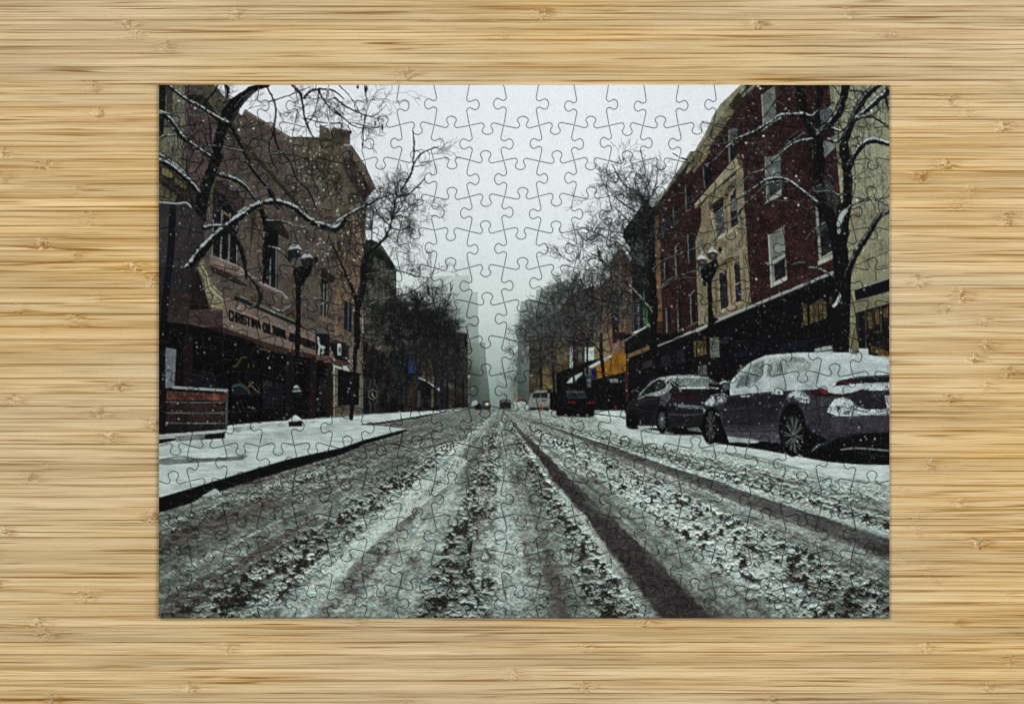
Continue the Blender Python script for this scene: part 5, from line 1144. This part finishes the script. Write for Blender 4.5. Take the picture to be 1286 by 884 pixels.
CODE = {
 'S': 'plain pale sky', 's': 'misty grey sky', 't': 'sky crossed by bare twigs', 'K': 'snow-lined black branches', 'X': 'thick dark tree trunk', 'W': 'brown wall behind twigs',
 'w': 'upper-floor windows', 'B': 'dark red brick wall', 'C': 'cream stone bay window', 'b': 'tangled bare tree crown', 'D': 'dark shop front', 'F': 'fog-grey distant tower',
 'R': 'grey road slush', 'r': 'dark brown wheel track', 'N': 'smooth white snow', 'P': 'snowy pavement', 'k': 'black kerb edge', 'A': 'snow-capped street lamp globes', 'G': 'clumpy black-and-white slush',
 'c': 'roof cornice against sky', 'E': 'pale cream panelled wall', 'g': 'grey wall and dark pipe', 'x': 'grey awning with snowy top', 'h': 'cream scroll bracket', 'L': 'black sign lettering',
 'l': 'lamp post before lettering', 'o': 'white figure on black sign', 'q': 'rounded end of black sign', 'y': 'blue street banner', 'Y': 'orange-yellow awning', 'a': 'snowy awning edge', 'H': 'hanging pale sign',
 'J': 'brown slatted planter', 'M': 'pale hexagon emblem', 'T': 'distant cars in traffic', 'O': 'oncoming car headlight', 'U': 'white van and dark car', 'v': 'dark parked car', 'V': 'snow-covered car body',
 'i': 'car wheel with spokes', 'j': 'red car tail light', 'n': 'snow-covered car roof', 'e': 'green window bay', 'f': 'ochre stone gable', 'd': 'snowy ledge above shops', 'z': 'yellow-lit shop window', 'p': 'lamp post foot in snow',
 'u': 'dark shadow under car', 'm': 'street trees before shops', 'Q': 'dark shop window bars'}
GRID = ['KXtttttSSSSSSSSScBBXE',
        'KXWWWctSSSSSSSScwBKXE',
        'KXWWWcttSSSSttbBCwBXE',
        'xKKKKKbtssstbbbBCBBXE',
        'gKwwAWbtssstbbeACwBXE',
        'ghWKlWbbbFFbbfewCBBXE',
        'ghLLlWbbbFFbbfeBddzXQ',
        'DDDDoqbybFFbbYDHDnnnn',
        'JJDDpDMmmOTUTDvvvVjVV',
        'PPPPpPPkRRRRRNvvivVuu',
        'PPkk', 'kk', '', '', '']
def piece_label(r, c):
    row = GRID[r]
    if c < len(row): k = row[c]
    else:
        x = vx[c]+22; y = (vyy[r]+vyy[r+1])/2; q = (x-628)/(y-513)
        if r == 10 and c >= 17: k = 'N'
        elif .7 < q < 1.06 or 2.5 < q < 2.97: k = 'r'
        elif -1.16 < q < -.85: k = 'N' if r < 13 else 'G'
        elif -1.6 < q < -1.1 or -.42 < q < -.08 or .44 < q < .7 or 1.4 < q < 2.2 or 3. < q < 4: k = 'G'
        else: k = 'R'
    if (r, c) == (9, 18): k = 'i'
    if (r, c) == (7, 12): k = 'a'
    rr = 'top row' if r == 0 else 'bottom row' if r == NR-1 else ORD[r]+' row'
    cc = 'leftmost' if c == 0 else 'rightmost' if c == NC-1 else ORD[c]+' from left'
    return f'jigsaw piece printed with {CODE[k]}, {cc} in {rr}'

T0 = time.time()
for r in range(NR):
    for c_ in range(NC):
        cx = (node[r, c_][0]+node[r+1, c_+1][0])/2; cy = (node[r, c_][1]+node[r+1, c_+1][1])/2
        o = bpy.data.objects.new('puzzle_piece', piece_mesh(r, c_, cx, cy))
        o.location = (wx(cx), wy(cy), .00003+rp.uniform(0, .00005)); o.rotation_euler = (rp.normal(0, .0022), rp.normal(0, .0022), 0)
        o['label'] = piece_label(r, c_); o['category'] = 'puzzle piece'; o['group'] = 'interlocking pieces of the assembled jigsaw puzzle'
        col.objects.link(o)
print('pieces', time.time()-T0)

# ---- camera and light ---------------------------------------------------------
cam = bpy.data.cameras.new('camera'); co_ = bpy.data.objects.new('camera', cam); col.objects.link(co_)
H = 1.35
co_.location = (0, 0, TOP+H); cam.sensor_fit = 'HORIZONTAL'; cam.sensor_width = 36
cam.lens = 36*H/(1286*U); cam.clip_end = 20; cam.clip_start = .05
scene.camera = co_
def area(name, loc, size, power, colr, target=(0, 0, 0)):
    l = bpy.data.lights.new(name, 'AREA'); l.shape = 'SQUARE'; l.size = size; l.energy = power; l.color = colr
    o = bpy.data.objects.new(name, l); o.location = loc
    o.rotation_euler = (Vector(target)-Vector(loc)).to_track_quat('-Z', 'Y').to_euler(); col.objects.link(o); return o
area('window_light', (-1.7, 1.9, 2.3), .45, 60, (1, .985, .96))
area('room_light', (2.3, .6, 2.4), 1.6, 82, (1, .985, .965), (.1, 0, 0))
w = bpy.data.worlds.new('World'); scene.world = w; w.use_nodes = True
w.node_tree.nodes['Background'].inputs[0].default_value = (.93, .97, 1, 1); w.node_tree.nodes['Background'].inputs[1].default_value = .22
vs_ = scene.view_settings; vs_.view_transform = 'Standard'; vs_.look = 'None'; vs_.exposure = 0; vs_.gamma = 1; vs_.use_curve_mapping = False
